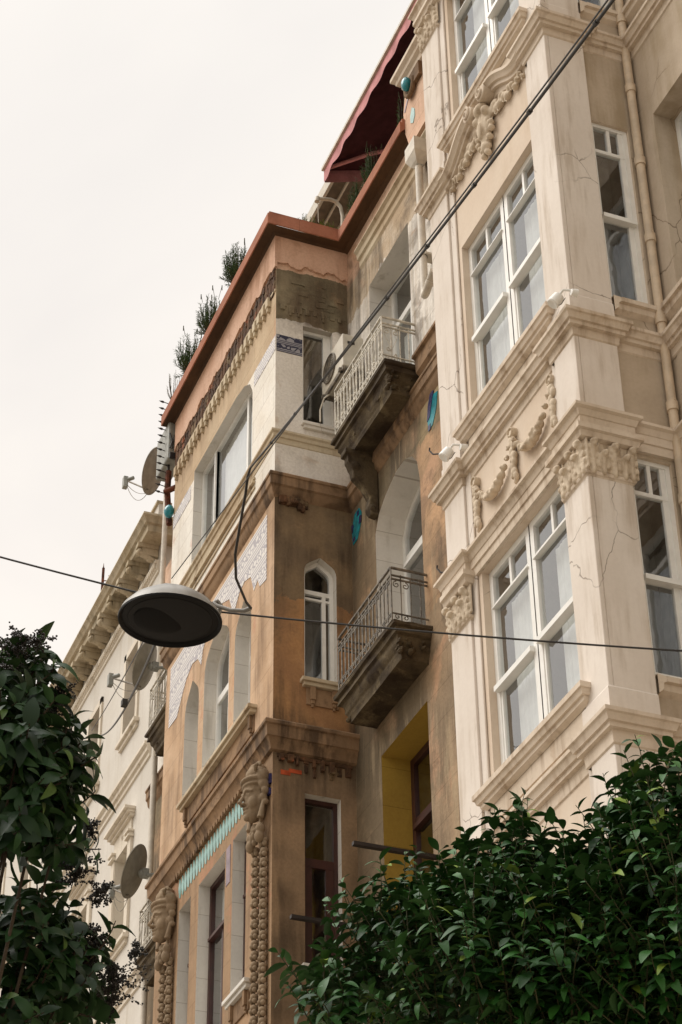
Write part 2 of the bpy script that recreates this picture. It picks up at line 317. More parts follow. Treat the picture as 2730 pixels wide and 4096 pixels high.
def mk(name, b, mat, parent=None, smooth=None, bevel=0, label=None):
    me = bpy.data.meshes.new(name); me.from_pydata(b.v, [], b.f); mats = mat if isinstance(mat, (list, tuple)) else [mat]
    for x in mats: me.materials.append(MT[x])
    if len(mats) > 1: me.polygons.foreach_set('material_index', b.mi)
    if smooth:
        me.polygons.foreach_set('use_smooth', [True]*len(me.polygons)); me.update()
        me.set_sharp_from_angle(angle=R(smooth))
    me.update()
    o = bpy.data.objects.new(name, me); COL.objects.link(o)
    if bevel:
        md = o.modifiers.new('bevel', 'BEVEL'); md.width = bevel; md.segments = 2; md.limit_method = 'ANGLE'
    if parent is not None:
        o.parent = parent; L = Vector((0, 0, 0)); p = parent
        while p is not None and p.type == 'EMPTY': L += p.location; p = p.parent
        o.matrix_parent_inverse = Matrix.Translation(-L)
    if label: o['label'] = label
    return o
def carve(o, vox=.02, sm=2):
    md = o.modifiers.new('remesh', 'REMESH'); md.mode = 'VOXEL'; md.voxel_size = vox; md.use_smooth_shade = True
    if sm:
        k = o.modifiers.new('smooth', 'SMOOTH'); k.factor = .5; k.iterations = sm
    return o
def thing(name, label, cat, loc, group=None):
    o = bpy.data.objects.new(name, None); COL.objects.link(o); o.location = loc; o.empty_display_size = .3
    o['label'] = label; o['category'] = cat
    if group: o['group'] = group
    return o
def tag(o, label=None, cat=None, group=None, kind=None):
    for k, v in (('label', label), ('category', cat), ('group', group), ('kind', kind)):
        if v: o[k] = v
    return o
def rect(a, b, c, d): return [(a, c), (b, c), (b, d), (a, d)]
def tudor(u0, u1, v0, vs, vt, k=1.0):
    w_ = u1-u0; h = vt-vs; c = (u0+u1)/2
    L = [(u0, v0), (u1, v0), (u1, vs), (u1-.015*w_, vs+.22*h), (u1-.06*w_, vs+.42*h), (u1-.14*w_, vs+.56*h), (c, vt), (u0+.14*w_, vs+.56*h), (u0+.06*w_, vs+.42*h), (u0+.015*w_, vs+.22*h), (u0, vs)]
    return L
def inset(poly, t):
    # inset of a convex-ish polygon (counter clockwise) by t
    n = len(poly); o = []
    for i in range(n):
        a = Vector(poly[i-1]); b = Vector(poly[i]); c = Vector(poly[(i+1) % n]); d1 = (b-a).normalized(); d2 = (c-b).normalized()
        n1 = Vector((-d1.y, d1.x)); n2 = Vector((-d2.y, d2.x)); q = n1+n2; o.append(tuple(b+q*(t/max(.3, q.dot(n1)))))
    return o
def frame_ring(b, P, poly, t, d0, d1):
    inn = inset(poly, t); n = len(poly)
    v = [P(a, c, d1) for a, c in poly]+[P(a, c, d1) for a, c in inn]+[P(a, c, d0) for a, c in inn]
    b.add(v, [(i, (i+1) % n, n+(i+1) % n, n+i) for i in range(n)]+[(n+i, n+(i+1) % n, 2*n+(i+1) % n, 2*n+i) for i in range(n)])
    return inn
def bars(b, P, L, d0, d1):
    for k, (u0, u1, v0, v1) in enumerate(L): b.pbox(P, u0, u1, v0, v1, d0+.0013*k, d1-.0017*k)
def curtain(b, P, u0, u1, v0, v1, d, amp=.0045, waves=9):
    n = waves*6; v = []
    for i in range(n+1):
        u = u0+(u1-u0)*i/n; dd = d+amp*math.sin(2*math.pi*waves*i/n+math.sin(i*.7))+random.uniform(-.002, .002)
        v += [P(u, v0, dd), P(u, v1, dd)]
    b.add(v, [(2*i, 2*i+2, 2*i+3, 2*i+1) for i in range(n)])
def room(b, P, u0, u1, v0, v1, d0, d1):
    c = [P(u, w_, d) for d in (d0, d1) for u, w_ in ((u0, v0), (u1, v0), (u1, v1), (u0, v1))]
    b.add(c, [(4, 5, 6, 7), (0, 1, 5, 4), (1, 2, 6, 5), (2, 3, 7, 6), (3, 0, 4, 7)])
def window(parent, P, poly, d, fr='frame', t=.05, cross=(), rail=None, curt=None, lab=None, deep=.9, extra=None):
    """window part: frame; children: glass_pane, curtain, room_interior. d = depth of the frame's face (negative = behind the wall)"""
    b = B(); inn = frame_ring(b, P, poly, t, d-.06, d)
    bars(b, P, cross, d-.05, d-.006)
    if rail:
        for (u0, u1, v0, v1, dd) in rail: b.pbox(P, u0, u1, v0, v1, d-.0437, d+dd+.0011)
    wobj = mk('window', b, fr, parent, label=lab)
    g = B(); g.face([P(a, c, d-.03) for a, c in inn]); gp = mk('glass_pane', g, 'glass', wobj)
    us = [a for a, c in poly]; vs = [c for a, c in poly]
    r = B(); room(r, P, min(us)-.0, max(us)+.0, min(vs)-.0, max(vs)+.0, d-.061, d-deep); mk('room_interior', r, 'interior', wobj)
    if curt:
        c = B()
        for (u0, u1, v0, v1) in curt: curtain(c, P, u0, u1, v0, v1, d-.13, waves=max(3, int((u1-u0)*14)))
        mk('curtain', c, 'curtain', wobj)
    return wobj

# ================================================================== ground
b = B(); b.face([(-400, -400, 0), (400, -400, 0), (400, 400, 0), (-400, 400, 0)]); tag(mk('ground', b, 'road'), kind='structure')
b = B(); b.box(-120, 60, -2.2, 5.0, -.2, .03); tag(mk('road', b, 'road'), kind='structure')
b = B(); b.box(-120, 60, 5.0, 8.5, -.2, .15); tag(mk('pavement', b, 'pave', bevel=.02), kind='structure')

# ================================================================== cream building (right)
cb = thing('apartment_building', 'cream stucco building with projecting bay, swags and white sash windows, nearest on the right', 'building', (-12, 9, 0))
YB, XL, XC = 7.4, -15.57, -12.7
FB = front(7.45); SB = side(XC-.06); FM = front(8.4)
FLOORS = [(10.55, 12.85), (14.62, 17.0), (18.66, 20.95), (6.5, 8.8)]
b = B()
holes = [rect(-14.93, -13.2, a, c) for a, c in FLOORS]
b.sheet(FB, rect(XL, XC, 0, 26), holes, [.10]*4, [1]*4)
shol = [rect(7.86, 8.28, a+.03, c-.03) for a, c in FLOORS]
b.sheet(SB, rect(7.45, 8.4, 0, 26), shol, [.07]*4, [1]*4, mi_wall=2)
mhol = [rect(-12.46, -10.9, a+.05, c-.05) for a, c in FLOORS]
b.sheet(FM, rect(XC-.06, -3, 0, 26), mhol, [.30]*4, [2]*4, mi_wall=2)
b.m = 0
b.face([(XL, 7.45, 0), (XL, 12, 0), (XL, 12, 26), (XL, 7.45, 26)]); b.face([(XL, 7.45, 26), (-3, 7.45, 26), (-3, 14, 26), (XL, 14, 26)])
b.face([(-3, 8.4, 0), (-3, 14, 0), (-3, 14, 26), (-3, 8.4, 26)]); b.face([(XL, 14, 0), (-3, 14, 0), (-3, 14, 26), (XL, 14, 26)])
mk('wall', b, ['cream_rec', 'cream_rec', 'cream_side_shaded'], cb)
# pilasters / corner piers standing 5 cm proud
b = B(); b.box(XL-.003, -15.12, 7.4, 7.447, 0, 26); b.box(-15.12, -15.0, 7.425, 7.447, 0, 26); mk('pilaster', b, 'cream', cb, bevel=.008)
b = B(); b.box(-13.1, XC, 7.4, 7.447, 0, 26); b.box(XC-.058, XC, 7.447, 7.84, 0, 26); b.box(-13.2, -13.1, 7.425, 7.447, 0, 26); mk('pilaster', b, 'cream', cb, bevel=.008)
PATH = [(XL, 8.4), (XL, 7.4), (-15.12, 7.4), (-15.12, 7.45), (-13.15, 7.45), (-13.15, 7.4), (XC, 7.4), (XC, 7.84), (XC-.06, 7.84), (XC-.06, 8.4), (-3, 8.4)]
def cornice_prof(zt, o, h):
    return [(0, zt+.02), (o, zt), (o, zt-.035), (o*.86, zt-.045), (o*.72, zt-.085), (o*.70, zt-.10), (o*.52, zt-.105), (o*.50, zt-.145), (o*.18, zt-.15), (o*.12, zt-h+.035), (o*.12, zt-h+.012), (0, zt-h)]
def trim(name, path, prof, mat='cream_trim', parent=cb, **k): bb = B(); bb.mould(path, prof); return mk(name, bb, mat, parent, smooth=28, **k)
trim('cornice', PATH, cornice_prof(14.23, .12, .24))
trim('cornice', PATH, cornice_prof(10.08, .12, .27))
trim('cornice', PATH, cornice_prof(22.45, .13, .26))
# base fillet above cornices on the piers
for z in (14.25, 10.1, 18.2):
    trim('plinth', PATH[5:8]+[], [(0, z+.25), (.012, z+.23), (.015, z), (0, z)], 'cream'); trim('plinth', PATH[1:3], [(0, z+.25), (.012, z+.23), (.015, z), (0, z)], 'cream')
# swan-neck cornice of the upper floor: straight on the piers, two rising scrolls between
pr = cornice_prof(18.19, .13, .24)
trim('cornice', PATH[:3]+[(-15.12, 7.43)], pr); trim('cornice', [(-13.15, 7.43)]+PATH[5:], pr)
def bez(p0, p1, p2, p3, n=18):
    return [tuple(((1-t)**3*p0[i]+3*(1-t)**2*t*p1[i]+3*(1-t)*t*t*p2[i]+t**3*p3[i]) for i in (0, 1)) for t in [k/n for k in range(n+1)]]
prf = [(0, 0), (0, .15), (-.035, .15), (-.045, .13), (-.085, .105), (-.09, .075), (-.13, .07), (-.135, .03), (-.19, .02), (-.20, 0)]
for sgn in (-1, 1):
    X0 = -14.135
    pts = bez((X0+sgn*.99, 18.14), (X0+sgn*.72, 18.02), (X0+sgn*.52, 18.50), (X0+sgn*.17, 18.42))
    if sgn > 0: pts = pts[::-1]
    b = B(); b.curve(FB, pts, prf)
    sp_ = [(X0+sgn*(.17+.0)+ -sgn*(.085-.0)*(1-math.cos(t))*1.0*math.exp(-t*.10)+0, 18.33+.09*math.exp(-t*.13)*math.cos(t)+0) for t in [k*.35 for k in range(26)]]
    b.tube([FB(u, v, .17) for u, v in [(X0+sgn*(.17-.08*math.exp(-t*.16)*math.sin(t)), 18.33+.09*math.exp(-t*.16)*math.cos(t)) for t in [k*.4 for k in range(24)]]], .016, 6)
    b.lathe(FB(X0+sgn*.17, 18.33, 0), (0, -1, 0), [(0, .16), (.085, .16), (.095, .15), (.095, 0)], 20)
    mk('scroll_cornice', b, 'cream_trim', cb, smooth=35)
# carved cartouche under the scrolls
def acanthus(b, c, r, P, n=5, ph=0, dep=.03):
    for k in range(n):
        a = ph+(k-(n-1)/2)*.5
        b.ell(P(c[0]+math.sin(a)*r*.6, c[1]+math.cos(a)*r*.6, dep), (r*.22, r*.3, r*.5))
b = B(); X0 = -14.1
b.ell(FB(X0, 18.0, .05), (.13, .07, .24)); b.ell(FB(X0, 18.22, .09), (.11, .08, .07)); b.ell(FB(X0, 17.76, .05), (.07, .06, .14)); b.ell(FB(X0+.02, 17.66, .08), (.05, .05, .07))
b.ell(FB(X0-.1, 18.12, .09), (.05, .06, .06)); b.ell(FB(X0+.11, 18.12, .09), (.05, .06, .06)); b.ell(FB(X0, 17.9, .12), (.05, .03, .12))
for sg in (-1, 1):
    for k in range(13):
        t = k/12; u = X0+sg*(.16+.72*t); v = 18.08-.16*t+.05*math.sin(k*1.9); r = .075*(1-.62*t)
        b.ell(FB(u, v, .03), (r*1.1, .05, r*.8)); 
        b.tube([FB(u+sg*.01+r*math.cos(q)*.9, v+r*math.sin(q)*1.1-.03, .05) for q in [j*.7 for j in range(8)]], .011, 5)
    for k in range(6):
        t = k/5; b.ell(FB(X0+sg*(.10+.06*math.sin(k)), 18.0-.42*t, .06), (.035, .045, .04))
mk_c = mk('cartouche', b, 'cream_orn', cb); carve(mk_c, .012, 1)
# sills under the front windows
for (zb, zt) in FLOORS[:3]:
    z = zb-.02
    b = B(); b.mould([(-15.0, 7.45), (-15.0, 7.40), (-13.08, 7.40), (-13.08, 7.45)], [(0, z), (.10, z), (.10, z-.05), (.085, z-.055), (.07, z-.10), (.05, z-.105), (.045, z-.14), (.0, z-.17)])
    b.box(-14.95, -13.13, 7.405, 7.447, zb-.36, z-.12)
    mk('window_sill', b, 'cream_trim', cb, smooth=28)
    trim('window_sill', [(XC, 7.86), (XC-.06, 7.87), (XC-.06, 8.4), (-3, 8.4)], [(0, z+.02), (.08, z), (.08, z-.05), (.05, z-.06), (.045, z-.12), (0, z-.16)])
# entablatures with capitals (first and third floors)
for zt in (13.14, 21.34):
    trim('entablature', PATH, [(0, zt+.03), (.11, zt), (.11, zt-.03), (.08, zt-.045), (.06, zt-.10), (.05, zt-.105), (.05, zt-.19), (.035, zt-.195), (.03, zt-.28), (0, zt-.285)])
    for seg in (PATH[1:4], PATH[4:9]):
        trim('abacus', seg, [(0, zt-.2), (.10, zt-.215), (.10, zt-.27), (.075, zt-.28), (.06, zt-.33), (.02, zt-.35), (0, zt-.352)], 'cream_trim')
    zc = zt-.355
    for seg in ((PATH[1:4]), (PATH[5:9])):
        trim('astragal', seg, [(0, zc-.30), (.02, zc-.305), (.028, zc-.32), (.02, zc-.34), (.008, zc-.345), (0, zc-.36)], 'cream_trim')
    def capital(P, us, ph=0):
        bb = B(); n = len(us)
        bb.pbox(P, us[0]-.07, us[-1]+.07, zc-.30, zc+.01, 0, .02)
        for k, u in enumerate(us):
            tall = 1 if (k % 2 == ph) else .62; h = .27*tall; z0 = zc-.295
            for j in range(7):
                t = j/6; bb.ell(P(u, z0+h*t, .02+.035*t*t), (.036*(1-.25*t), .03, .045), nu=8, nv=5)
            for sg in (-1, 1):
                for j in range(3):
                    t = .15+j*.28; bb.ell(P(u+sg*(.045-.006*j), z0+h*t+.03, .03+.02*t), (.018, .018, .032), nu=7, nv=5)
            bb.ell(P(u, z0+h*.97, .075), (.052, .035, .026), nu=8, nv=5); bb.ell(P(u, z0+h*.88, .085), (.03, .022, .026), nu=8, nv=5)
        for k in range(n-1):
            u = (us[k]+us[k+1])/2; bb.tube([P(u, zc-.22, .02), P(u, zc-.08, .035), P(u+.01, zc-.02, .05)], .010, 5)
        return bb
    b = capital(front(7.4), [-15.52, -15.42, -15.31, -15.20, -15.13]); carve(mk('capital', b, 'cream_orn', cb), .009, 0)
    b = capital(front(7.4), [-13.1, -12.99, -12.88, -12.78, -12.71]); b2 = capital(side(XC), [7.45, 7.55, 7.66, 7.76, 7.83]); b.add(b2.v, b2.f); carve(mk('capital', b, 'cream_orn', cb), .009, 0)
# frieze swags
def blobs_line(b, P, a, c, n, r0, r1, d=.03, sag=0, jit=.012):
    for k in range(n):
        t = k/(n-1); u = a[0]+(c[0]-a[0])*t; v = a[1]+(c[1]-a[1])*t-sag*4*t*(1-t); r = r0+(r1-r0)*math.sin(math.pi*t)
        b.ell(P(u+random.uniform(-jit, jit), v, d+r*.4), (r*random.uniform(.8, 1.1), r*.7, r*random.uniform(.9, 1.3)), nu=8, nv=6)
        if k % 2: b.ell(P(u+random.uniform(-.03, .03), v-.02, d+r*.8), (r*.45, r*.5, r*.5), nu=7, nv=5)
for i, u in enumerate((-14.88, -14.05, -13.22)):
    b = B(); b.lathe(FB(u, 13.87, 0), (0, -1, 0), [(0, .055), (.022, .055), (.026, .045), (.04, .045), (.045, .065), (.052, .065), (.055, .05), (.055, 0)], 20)
    mk('rosette', b, 'cream_orn', cb, smooth=40)
    b = B()
    for k in range(8):
        v = 13.78-k*.062; r = .036*(1-.05*k) if k % 3 else .046
        b.ell(FB(u+.02*math.sin(k*2.1)+.015*(k % 2), v, .035), (r, .035, .052), nu=8, nv=6); b.ell(FB(u-.02, v+.02, .04), (.02, .03, .03), nu=7, nv=5)
    b.ell(FB(u+.01, 13.30, .03), (.024, .026, .035)); carve(mk('festoon_drop', b, 'cream_orn', cb), .010, 0)
for u in (-14.88, -14.05):
    b = B(); pts = []
    for k in range(15):
        t = k/14; uu = u+.83*t; v = 13.83-.37*math.sin(math.pi*t)**.9; r = .026+.034*math.sin(math.pi*t)**2
        b.ell(FB(uu, v, .03+r*.5), (r*1.1, r*.9, r*.9), nu=8, nv=6)
        b.ell(FB(uu+random.uniform(-.02, .02), v+random.uniform(-.04, .03), .04+r), (r*.45, r*.5, r*.45), nu=7, nv=5); b.ell(FB(uu+random.uniform(-.03, .03), v+random.uniform(-.05, .02), .04+r*.8), (r*.4, r*.5, r*.4), nu=7, nv=5)
    carve(mk('festoon', b, 'cream_orn', cb), .010, 0)
# panel relief under the first-floor sill
b = B()
for (u0, u1, v0, v1) in ((-14.85, -13.3, 10.30, 10.315), (-14.85, -13.3, 10.12, 10.13)): b.pbox(FB, u0, u1, v0, v1, .0, .02)
for uc in (-14.93, -13.22):
    for k in range(3): b.pbox(FB, uc+.035*k-.04, uc+.035*k-.02, 10.13, 10.17, 0, .03)
    b.pbox(FB, uc-.05, uc+.07, 10.17, 10.33, 0, .015)
mk('panel_relief', b, 'cream_trim', cb, bevel=.004)
trim('string_course', PATH, [(0, 9.06), (.06, 9.05), (.06, 9.0), (.03, 8.98), (.03, 8.9), (0, 8.88)])
# sash windows of the bay front
for k, (zb, zt) in enumerate(FLOORS):
    d = -.075
    for j, (u0, u1) in enumerate(((-14.93, -14.075), (-14.055, -13.2))):
        tr = zt-.42; ml = zt-1.33; c = (u0+u1)/2
        fl = .07
        window(cb, FB, rect(u0, u1, zb, zt), d, t=fl, cross=[(u0+fl, u1-fl, tr, tr+.05), (c-.02, c+.02, tr+.05, zt-fl), (u0+fl, u0+fl+.03, zb+fl, ml), (u1-fl-.03, u1-fl, zb+fl, ml)],
               rail=[(u0+.05, u1-.05, ml, ml+.055, .05), (u0+.05, u1-.05, tr-.012, tr+.0, .02), (u0+fl, u1-fl, zb+fl, zb+fl+.05, .0)],
               curt=[(u0+(.17, .12, .2, .3)[k]+.05*j, u1-.04-.03*k, zb+(.0, .25)[(j+k) % 2]*.0, tr+.02)] if k != 2 else [(u0+.25, u1-.02, zb+.2, zt)])
    # side window
    u0, u1 = 7.86, 8.28; tr = zt-.42; ml = zt-1.33; c = (u0+u1)/2
    window(cb, SB, rect(u0, u1, zb+.03, zt-.03), -.035, t=.045, cross=[(u0+.04, u1-.04, tr, tr+.04), (c-.018, c+.018, tr+.04, zt-.06), (u1-.10, u1-.04, zb+.05, zt-.05)],
           rail=[(u0+.03, u1-.03, ml, ml+.05, .045)], curt=None, deep=1.2)
    # window in the recessed wall
    u0, u1 = -12.46, -10.9
    window(cb, FM, rect(u0, u1, zb+.05, zt-.05), -.24, t=.07, cross=[(u0+.07, u1-.07, tr, tr+.05), (-11.7, -11.64, zb+.1, zt-.1)], curt=[(u0+.2, u1-.1, zb+.05, zt-.1)])
# drainpipe in the inner corner
b = B(); x, y = -12.70+.0, 8.335
b.tube([(x, y, 0), (x, y, 26)], .045, 14)
for z in [9.3+1.02*k for k in range(16)]: b.tube([(x, y, z), (x, y, z+.10)], .056, 14); b.tube([(x-.06, y, z+.1), (x+.06, y, z+.1)], .01, 6)
mk('drainpipe', b, 'pipe_cream', cb, smooth=40)
# little white floodlights on the cornice
for i, (x, z, lab) in enumerate(((-12.55, 14.36, 'small white spotlight above the cornice on the corner pier'), (-14.99, 14.36, 'small white spotlight at the left end of the cream cornice'))):
    px_ = x-.12
    t = thing('spotlight', lab, 'spotlight', (px_+.12, 7.36, z), 'white spotlights on the cream cornice')
    b = B(); b.lathe((px_, 7.24, z-.02), (-.25, -.55, -.8), [(0, -.05), (.045, -.05), (.055, -.04), (.06, .06), (.052, .07), (0, .055)], 20); mk('lamp_head', b, 'frame', t, smooth=40)
    b = B(); b.tube([(px_+.02, 7.25, z+.01), (px_+.07, 7.28, z+.05), (px_+.11, 7.34, z+.03), (px_+.12, 7.38, z)], .012, 8); b.lathe((px_+.12, 7.36, z-.0), (0, -1, 0), [(0, .03), (.03, .03), (.04, -.03)], 14); mk('bracket', b, 'frame', t, smooth=40)
    b = B(); b.tube([(px_-.02, 7.23, z-.07), (px_, 7.24, z-.10), (px_+.03, 7.27, z-.09), (px_+.06, 7.3, z-.03)], .004, 5); mk('cable', b, 'cable', t)

# ================================================================== tan house (middle)
tb = thing('townhouse', 'weathered tan and orange house with bay, small iron balconies and carved heads, in the middle', 'building', (-22.8, 9, 0))
XA, XB2, YF, YW = -25.07, -20.58, 7.4, 8.45
FF = front(YF); SS = side(XB2); WW = front(YW)
w5 = [(-24.08, 18.66), (-21.5, 18.66), (-21.5, 20.02), (-21.62, 20.24), (-21.85, 20.38), (-22.2, 20.44), (-24.08, 20.46)]
a1 = tudor(-24.13, -23.52, 14.86, 16.25, 16.72); a2 = tudor(-23.30, -22.27, 14.86, 16.45, 17.0); a3 = tudor(-22.05, -21.42, 14.86, 16.25, 16.72)
l1 = rect(-24.08, -23.6, 11.35, 13.41); l2 = rect(-23.28, -22.25, 11.1, 13.41); l3 = rect(-21.97, -21.47, 11.35, 13.41)
lo = [rect(-24.08, -23.6, 7.6, 9.6), rect(-23.28, -22.25, 7.4, 9.6), rect(-21.97, -21.47, 7.6, 9.6)]
fh = [w5, a1, a2, a3, l1, l2, l3]+lo
b = B(); b.sheet(FF, rect(XA, XB2, 0, 22.1), fh, [.16]+[.20]*3+[.17]*3+[.17]*3, [1]*10)
mk('bay_front_wall', b, ['bay_front', 'white_rev'], tb)
s5 = rect(7.79, 8.22, 18.9, 20.58); s4 = tudor(7.80, 8.23, 14.98, 16.55, 16.80); s3 = rect(7.80, 8.25, 11.3, 13.42); s2 = rect(7.80, 8.25, 7.6, 9.6)
b = B(); b.sheet(SS, rect(YF, YW, 0, 22.1), [s5, s4, s3, s2], [.12, .14, .14, .14], [1]*4); mk('bay_side_wall', b, ['bay_side', 'white_rev'], tb)
m5 = rect(-19.8, -18.46, 18.2, 20.85)
m4 = [(-19.8, 14.45), (-18.42, 14.45), (-18.42, 16.65), (-18.48, 16.95), (-18.62, 17.13), (-18.8, 17.22), (-19.1, 17.24), (-19.45, 17.12), (-19.68, 16.98), (-19.8, 16.75)]
m3 = rect(-19.8, -18.47, 10.6, 13.63); m2_ = rect(-19.8, -18.47, 6.8, 9.8)
b = B(); b.sheet(WW, rect(XB2, XL, 0, 22.1), [m5, m4, m3, m2_], [.34, .38, .38, .38], [1, 1, 2, 1]); mk('main_wall', b, ['main_wall', 'white_rev', 'yellow_rev'], tb)
b = B(); b.sheet(WW, rect(-29.25, XA, 0, 22.1), [rect(-27.3, -26.0, 18.2, 20.85), rect(-27.3, -26.0, 14.45, 17.1), rect(-27.3, -26.0, 10.6, 13.6)], [.3]*3, [1]*3); mk('main_wall', b, ['main_wall', 'white_rev'], tb)
b = B(); b.face([(XA, YF, 0), (XA, YW, 0), (XA, YW, 22.1), (XA, YF, 22.1)]); b.face([(-29.25, 8.45, 0), (-29.25, 14, 0), (-29.25, 14, 22.1), (-29.25, 8.45, 22.1)]); b.face([(-29.25, 14, 0), (XL, 14, 0), (XL, 14, 22.1), (-29.25, 14, 22.1)])
b.face([(-29.25, 8.45, 22.05), (XL, 8.45, 22.05), (XL, 14, 22.05), (-29.25, 14, 22.05)]); b.face([(XA, YF, 22.05), (XB2, YF, 22.05), (XB2, YW, 22.05), (XA, YW, 22.05)])
mk('roof', b, 'main_wall', tb)
TP = [(-29.25, YW), (XA, YW), (XA, YF), (XB2, YF), (XB2, YW), (XL+.02, YW)]
trim('coping', [(XA, 8.0)]+TP[2:5]+[(-18.13, YW)], [(-.02, 22.38), (.17, 22.38), (.17, 22.31), (.205, 22.31), (.205, 22.13), (.19, 22.125)], 'coping', tb)
trim('soffit_course', [(XA, 8.0)]+TP[2:5]+[(-18.13, YW)], [(.19, 22.122), (.06, 22.118), (.03, 22.09), (0, 22.07)], 'cop_under', tb)
trim('cornice', TP, [(0, 17.97), (.085, 17.95), (.10, 17.93), (.10, 17.895), (.085, 17.885), (.085, 17.76), (.06, 17.74), (.045, 17.66), (0, 17.6)], 'trim_brown', tb)
trim('cornice', TP[1:5], [(0, 14.30), (.13, 14.27), (.145, 14.25), (.145, 14.21), (.12, 14.195), (.11, 14.06), (.09, 14.05), (.05, 13.98), (.04, 13.92), (0, 13.9)], 'trim_brown', tb)
trim('cornice', [(XB2, YF), (XB2, YW)], [(0, 10.4), (.12, 10.38), (.12, 10.2), (0, 10.1)], 'trim_brown', tb)
trim('sill_course', TP[1:5], [(0, 18.68), (.065, 18.66), (.065, 18.63), (.04, 18.61), (.035, 18.56), (.015, 18.55), (.01, 18.48), (0, 18.47)], 'ledge', tb)
b = B()
for zz, dd in ((18.40, .03), (18.34, .045), (18.25, .02)): b.pbox(FF, XA+.02, XB2-.75, zz, zz+.035, 0, dd)
mk('rail_moulding', b, 'ledge', tb, bevel=.006)
# main-wall mouldings over the upper door
trim('string_course', [(-20.05, YW), (XL+.02, YW)], [(0, 21.70), (.10, 21.68), (.11, 21.64), (.07, 21.60), (.06, 21.52), (.03, 21.50), (.025, 21.40), (0, 21.36)], 'ledge', tb)
trim('string_course', [(-18.25, YW), (XL+.02, YW)], [(0, 18.40), (.12, 18.37), (.12, 18.33), (.08, 18.31), (.07, 18.12), (.03, 18.08), (0, 18.0)], 'trim_brown', tb)
# crumbled corbel band under the pink parapet
b = B(); random.seed(3)
for k in range(110):
    u = XA+.02+(XB2-XA-.05)*k/110
    for j in range(3):
        z = 21.52-.15*j; h = random.uniform(.07, .13); b.pbox(FF, u, u+random.uniform(.03, .07), z-h, z-.02, -.02, random.uniform(.004, .030)*(1-.2*j))
n_ = 90; up_ = []; dn_ = []
for k in range(n_+1):
    u = XA+.01+(XB2-XA-.03)*k/n_; up_.append((u, 21.53+random.uniform(-.03, .035)+.03*math.sin(k*.5))); dn_.append((u, 21.10+random.uniform(-.05, .04)))
for k in range(n_): b.prism(FF, [dn_[k], dn_[k+1], up_[k+1], up_[k]], -.01, .012+.004*(k % 3))
mk('crumbled_band', b, 'rough', tb)
b = B()
for k in range(24):
    u = XA+.08+(XB2-XA-.2)*k/24; b.pbox(FF, u, u+.10, 20.97, 21.13, -.01, .055); b.pbox(FF, u+.03, u+.07, 20.89, 20.97, -.01, .045)
    if random.random() < .6: b.pbox(FF, u, u+.13, 21.13, 21.18, -.01, .04)
b.pbox(FF, XA+.01, XB2-.01, 21.10, 21.14, -.01, .02)
mk('corbel_row', b, 'ledge', tb, bevel=.006)
b = B()
for k in range(22):
    y = random.uniform(7.42, 8.3); z = random.uniform(20.85, 21.4); w_ = random.uniform(.05, .2); h_ = random.uniform(.05, .16); dd = random.uniform(.004, .016)
    b.prism(SS, [(y, z), (y+w_, z+random.uniform(-.02, .02)), (y+w_*random.uniform(.8, 1.1), z+h_), (y+random.uniform(-.02, .03), z+h_*random.uniform(.7, 1.1))], -.01, dd)
for k in range(8):
    y = 7.46+k*.12; zj = random.uniform(-.03, .02); b.pbox(SS, y, y+random.uniform(.04, .08), 20.78+zj, 20.88, -.01, random.uniform(.012, .035)); (b.pbox(SS, y+.01, y+.04, 20.72+zj, 20.80, -.01, .02) if k in (1, 2, 5) else None)
b.pbox(SS, YF+.02, YW-.005, 20.84, 21.46, -.01, .003)
mk('cement_patch', b, 'bay_side', tb, bevel=.006)
# parapet render standing proud with a ragged broken lower edge
random.seed(21)
def ragged(P, u0, u1, zb, zt, n, amp):
    b = B(); lo_ = [(u0+(u1-u0)*k/n, zb+random.uniform(-amp, amp)+amp*math.sin(k*.7)) for k in range(n+1)]
    for k in range(n): b.prism(P, [lo_[k], lo_[k+1], (lo_[k+1][0], zt), (lo_[k][0], zt)], -.005, .032)
    return b
mk('parapet_render', ragged(FF, XA-.0, XB2+.031, 21.54, 22.085, 70, .03), 'parapet', tb)
mk('parapet_render', ragged(SS, YF+.001, YW-.002, 21.60, 22.085, 26, .03), 'parapet', tb)
# tile decoration
b = B()
low = [(-24.87, 16.53), (-24.5, 16.50), (-24.30, 16.72), (-24.1, 16.90), (-23.85, 17.0), (-23.6, 16.93), (-23.45, 16.75), (-23.40, 16.95), (-23.2, 17.12), (-22.9, 17.24), (-22.6, 17.22), (-22.3, 17.1), (-22.15, 16.8), (-22.08, 16.78), (-21.9, 16.95), (-21.7, 17.0), (-21.45, 16.92), (-21.32, 16.62), (-21.18, 16.7), (-21.1, 16.55), (-20.85, 16.50)]
b.prism(FF, low+[(-20.85, 17.50), (-24.87, 17.50)], 0, .006); mk('tile_panel', b, 'tile_panel', tb)
b = B(); b.pbox(FF, XA+.01, -24.22, 20.05, 20.30, 0, .006); mk('tile_band', b, 'tile_panel', tb); b = B(); b.pbox(FF, -21.43, XB2-.012, 20.05, 20.30, 0, .006); mk('tile_band', b, 'tile_panel', tb)
b = B(); b.pbox(SS, YF+.01, 7.78, 20.03, 20.32, 0, .006); mk('tile_band', b, 'tile_navyband', tb, label='navy arabesque tile band')
b = B()
for k in range(22):
    u = -24.12+k*.116; b.prism(FF, [(u, 13.72), (u+.04, 13.60), (u+.08, 13.57), (u+.105, 13.62), (u+.10, 13.76), (u+.07, 13.85), (u+.03, 13.86)], 0, .008)
mk('tile_band', b, 'tile_pale', tb, label='row of pale turquoise leaf tiles')
b = B()
for k in range(26):
    u = -24.2+k*.10; b.prism(side(u) if False else FF, [(u, 13.93), (u+.045, 13.93), (u+.045, 13.88), (u, 13.86)], 0, .05)
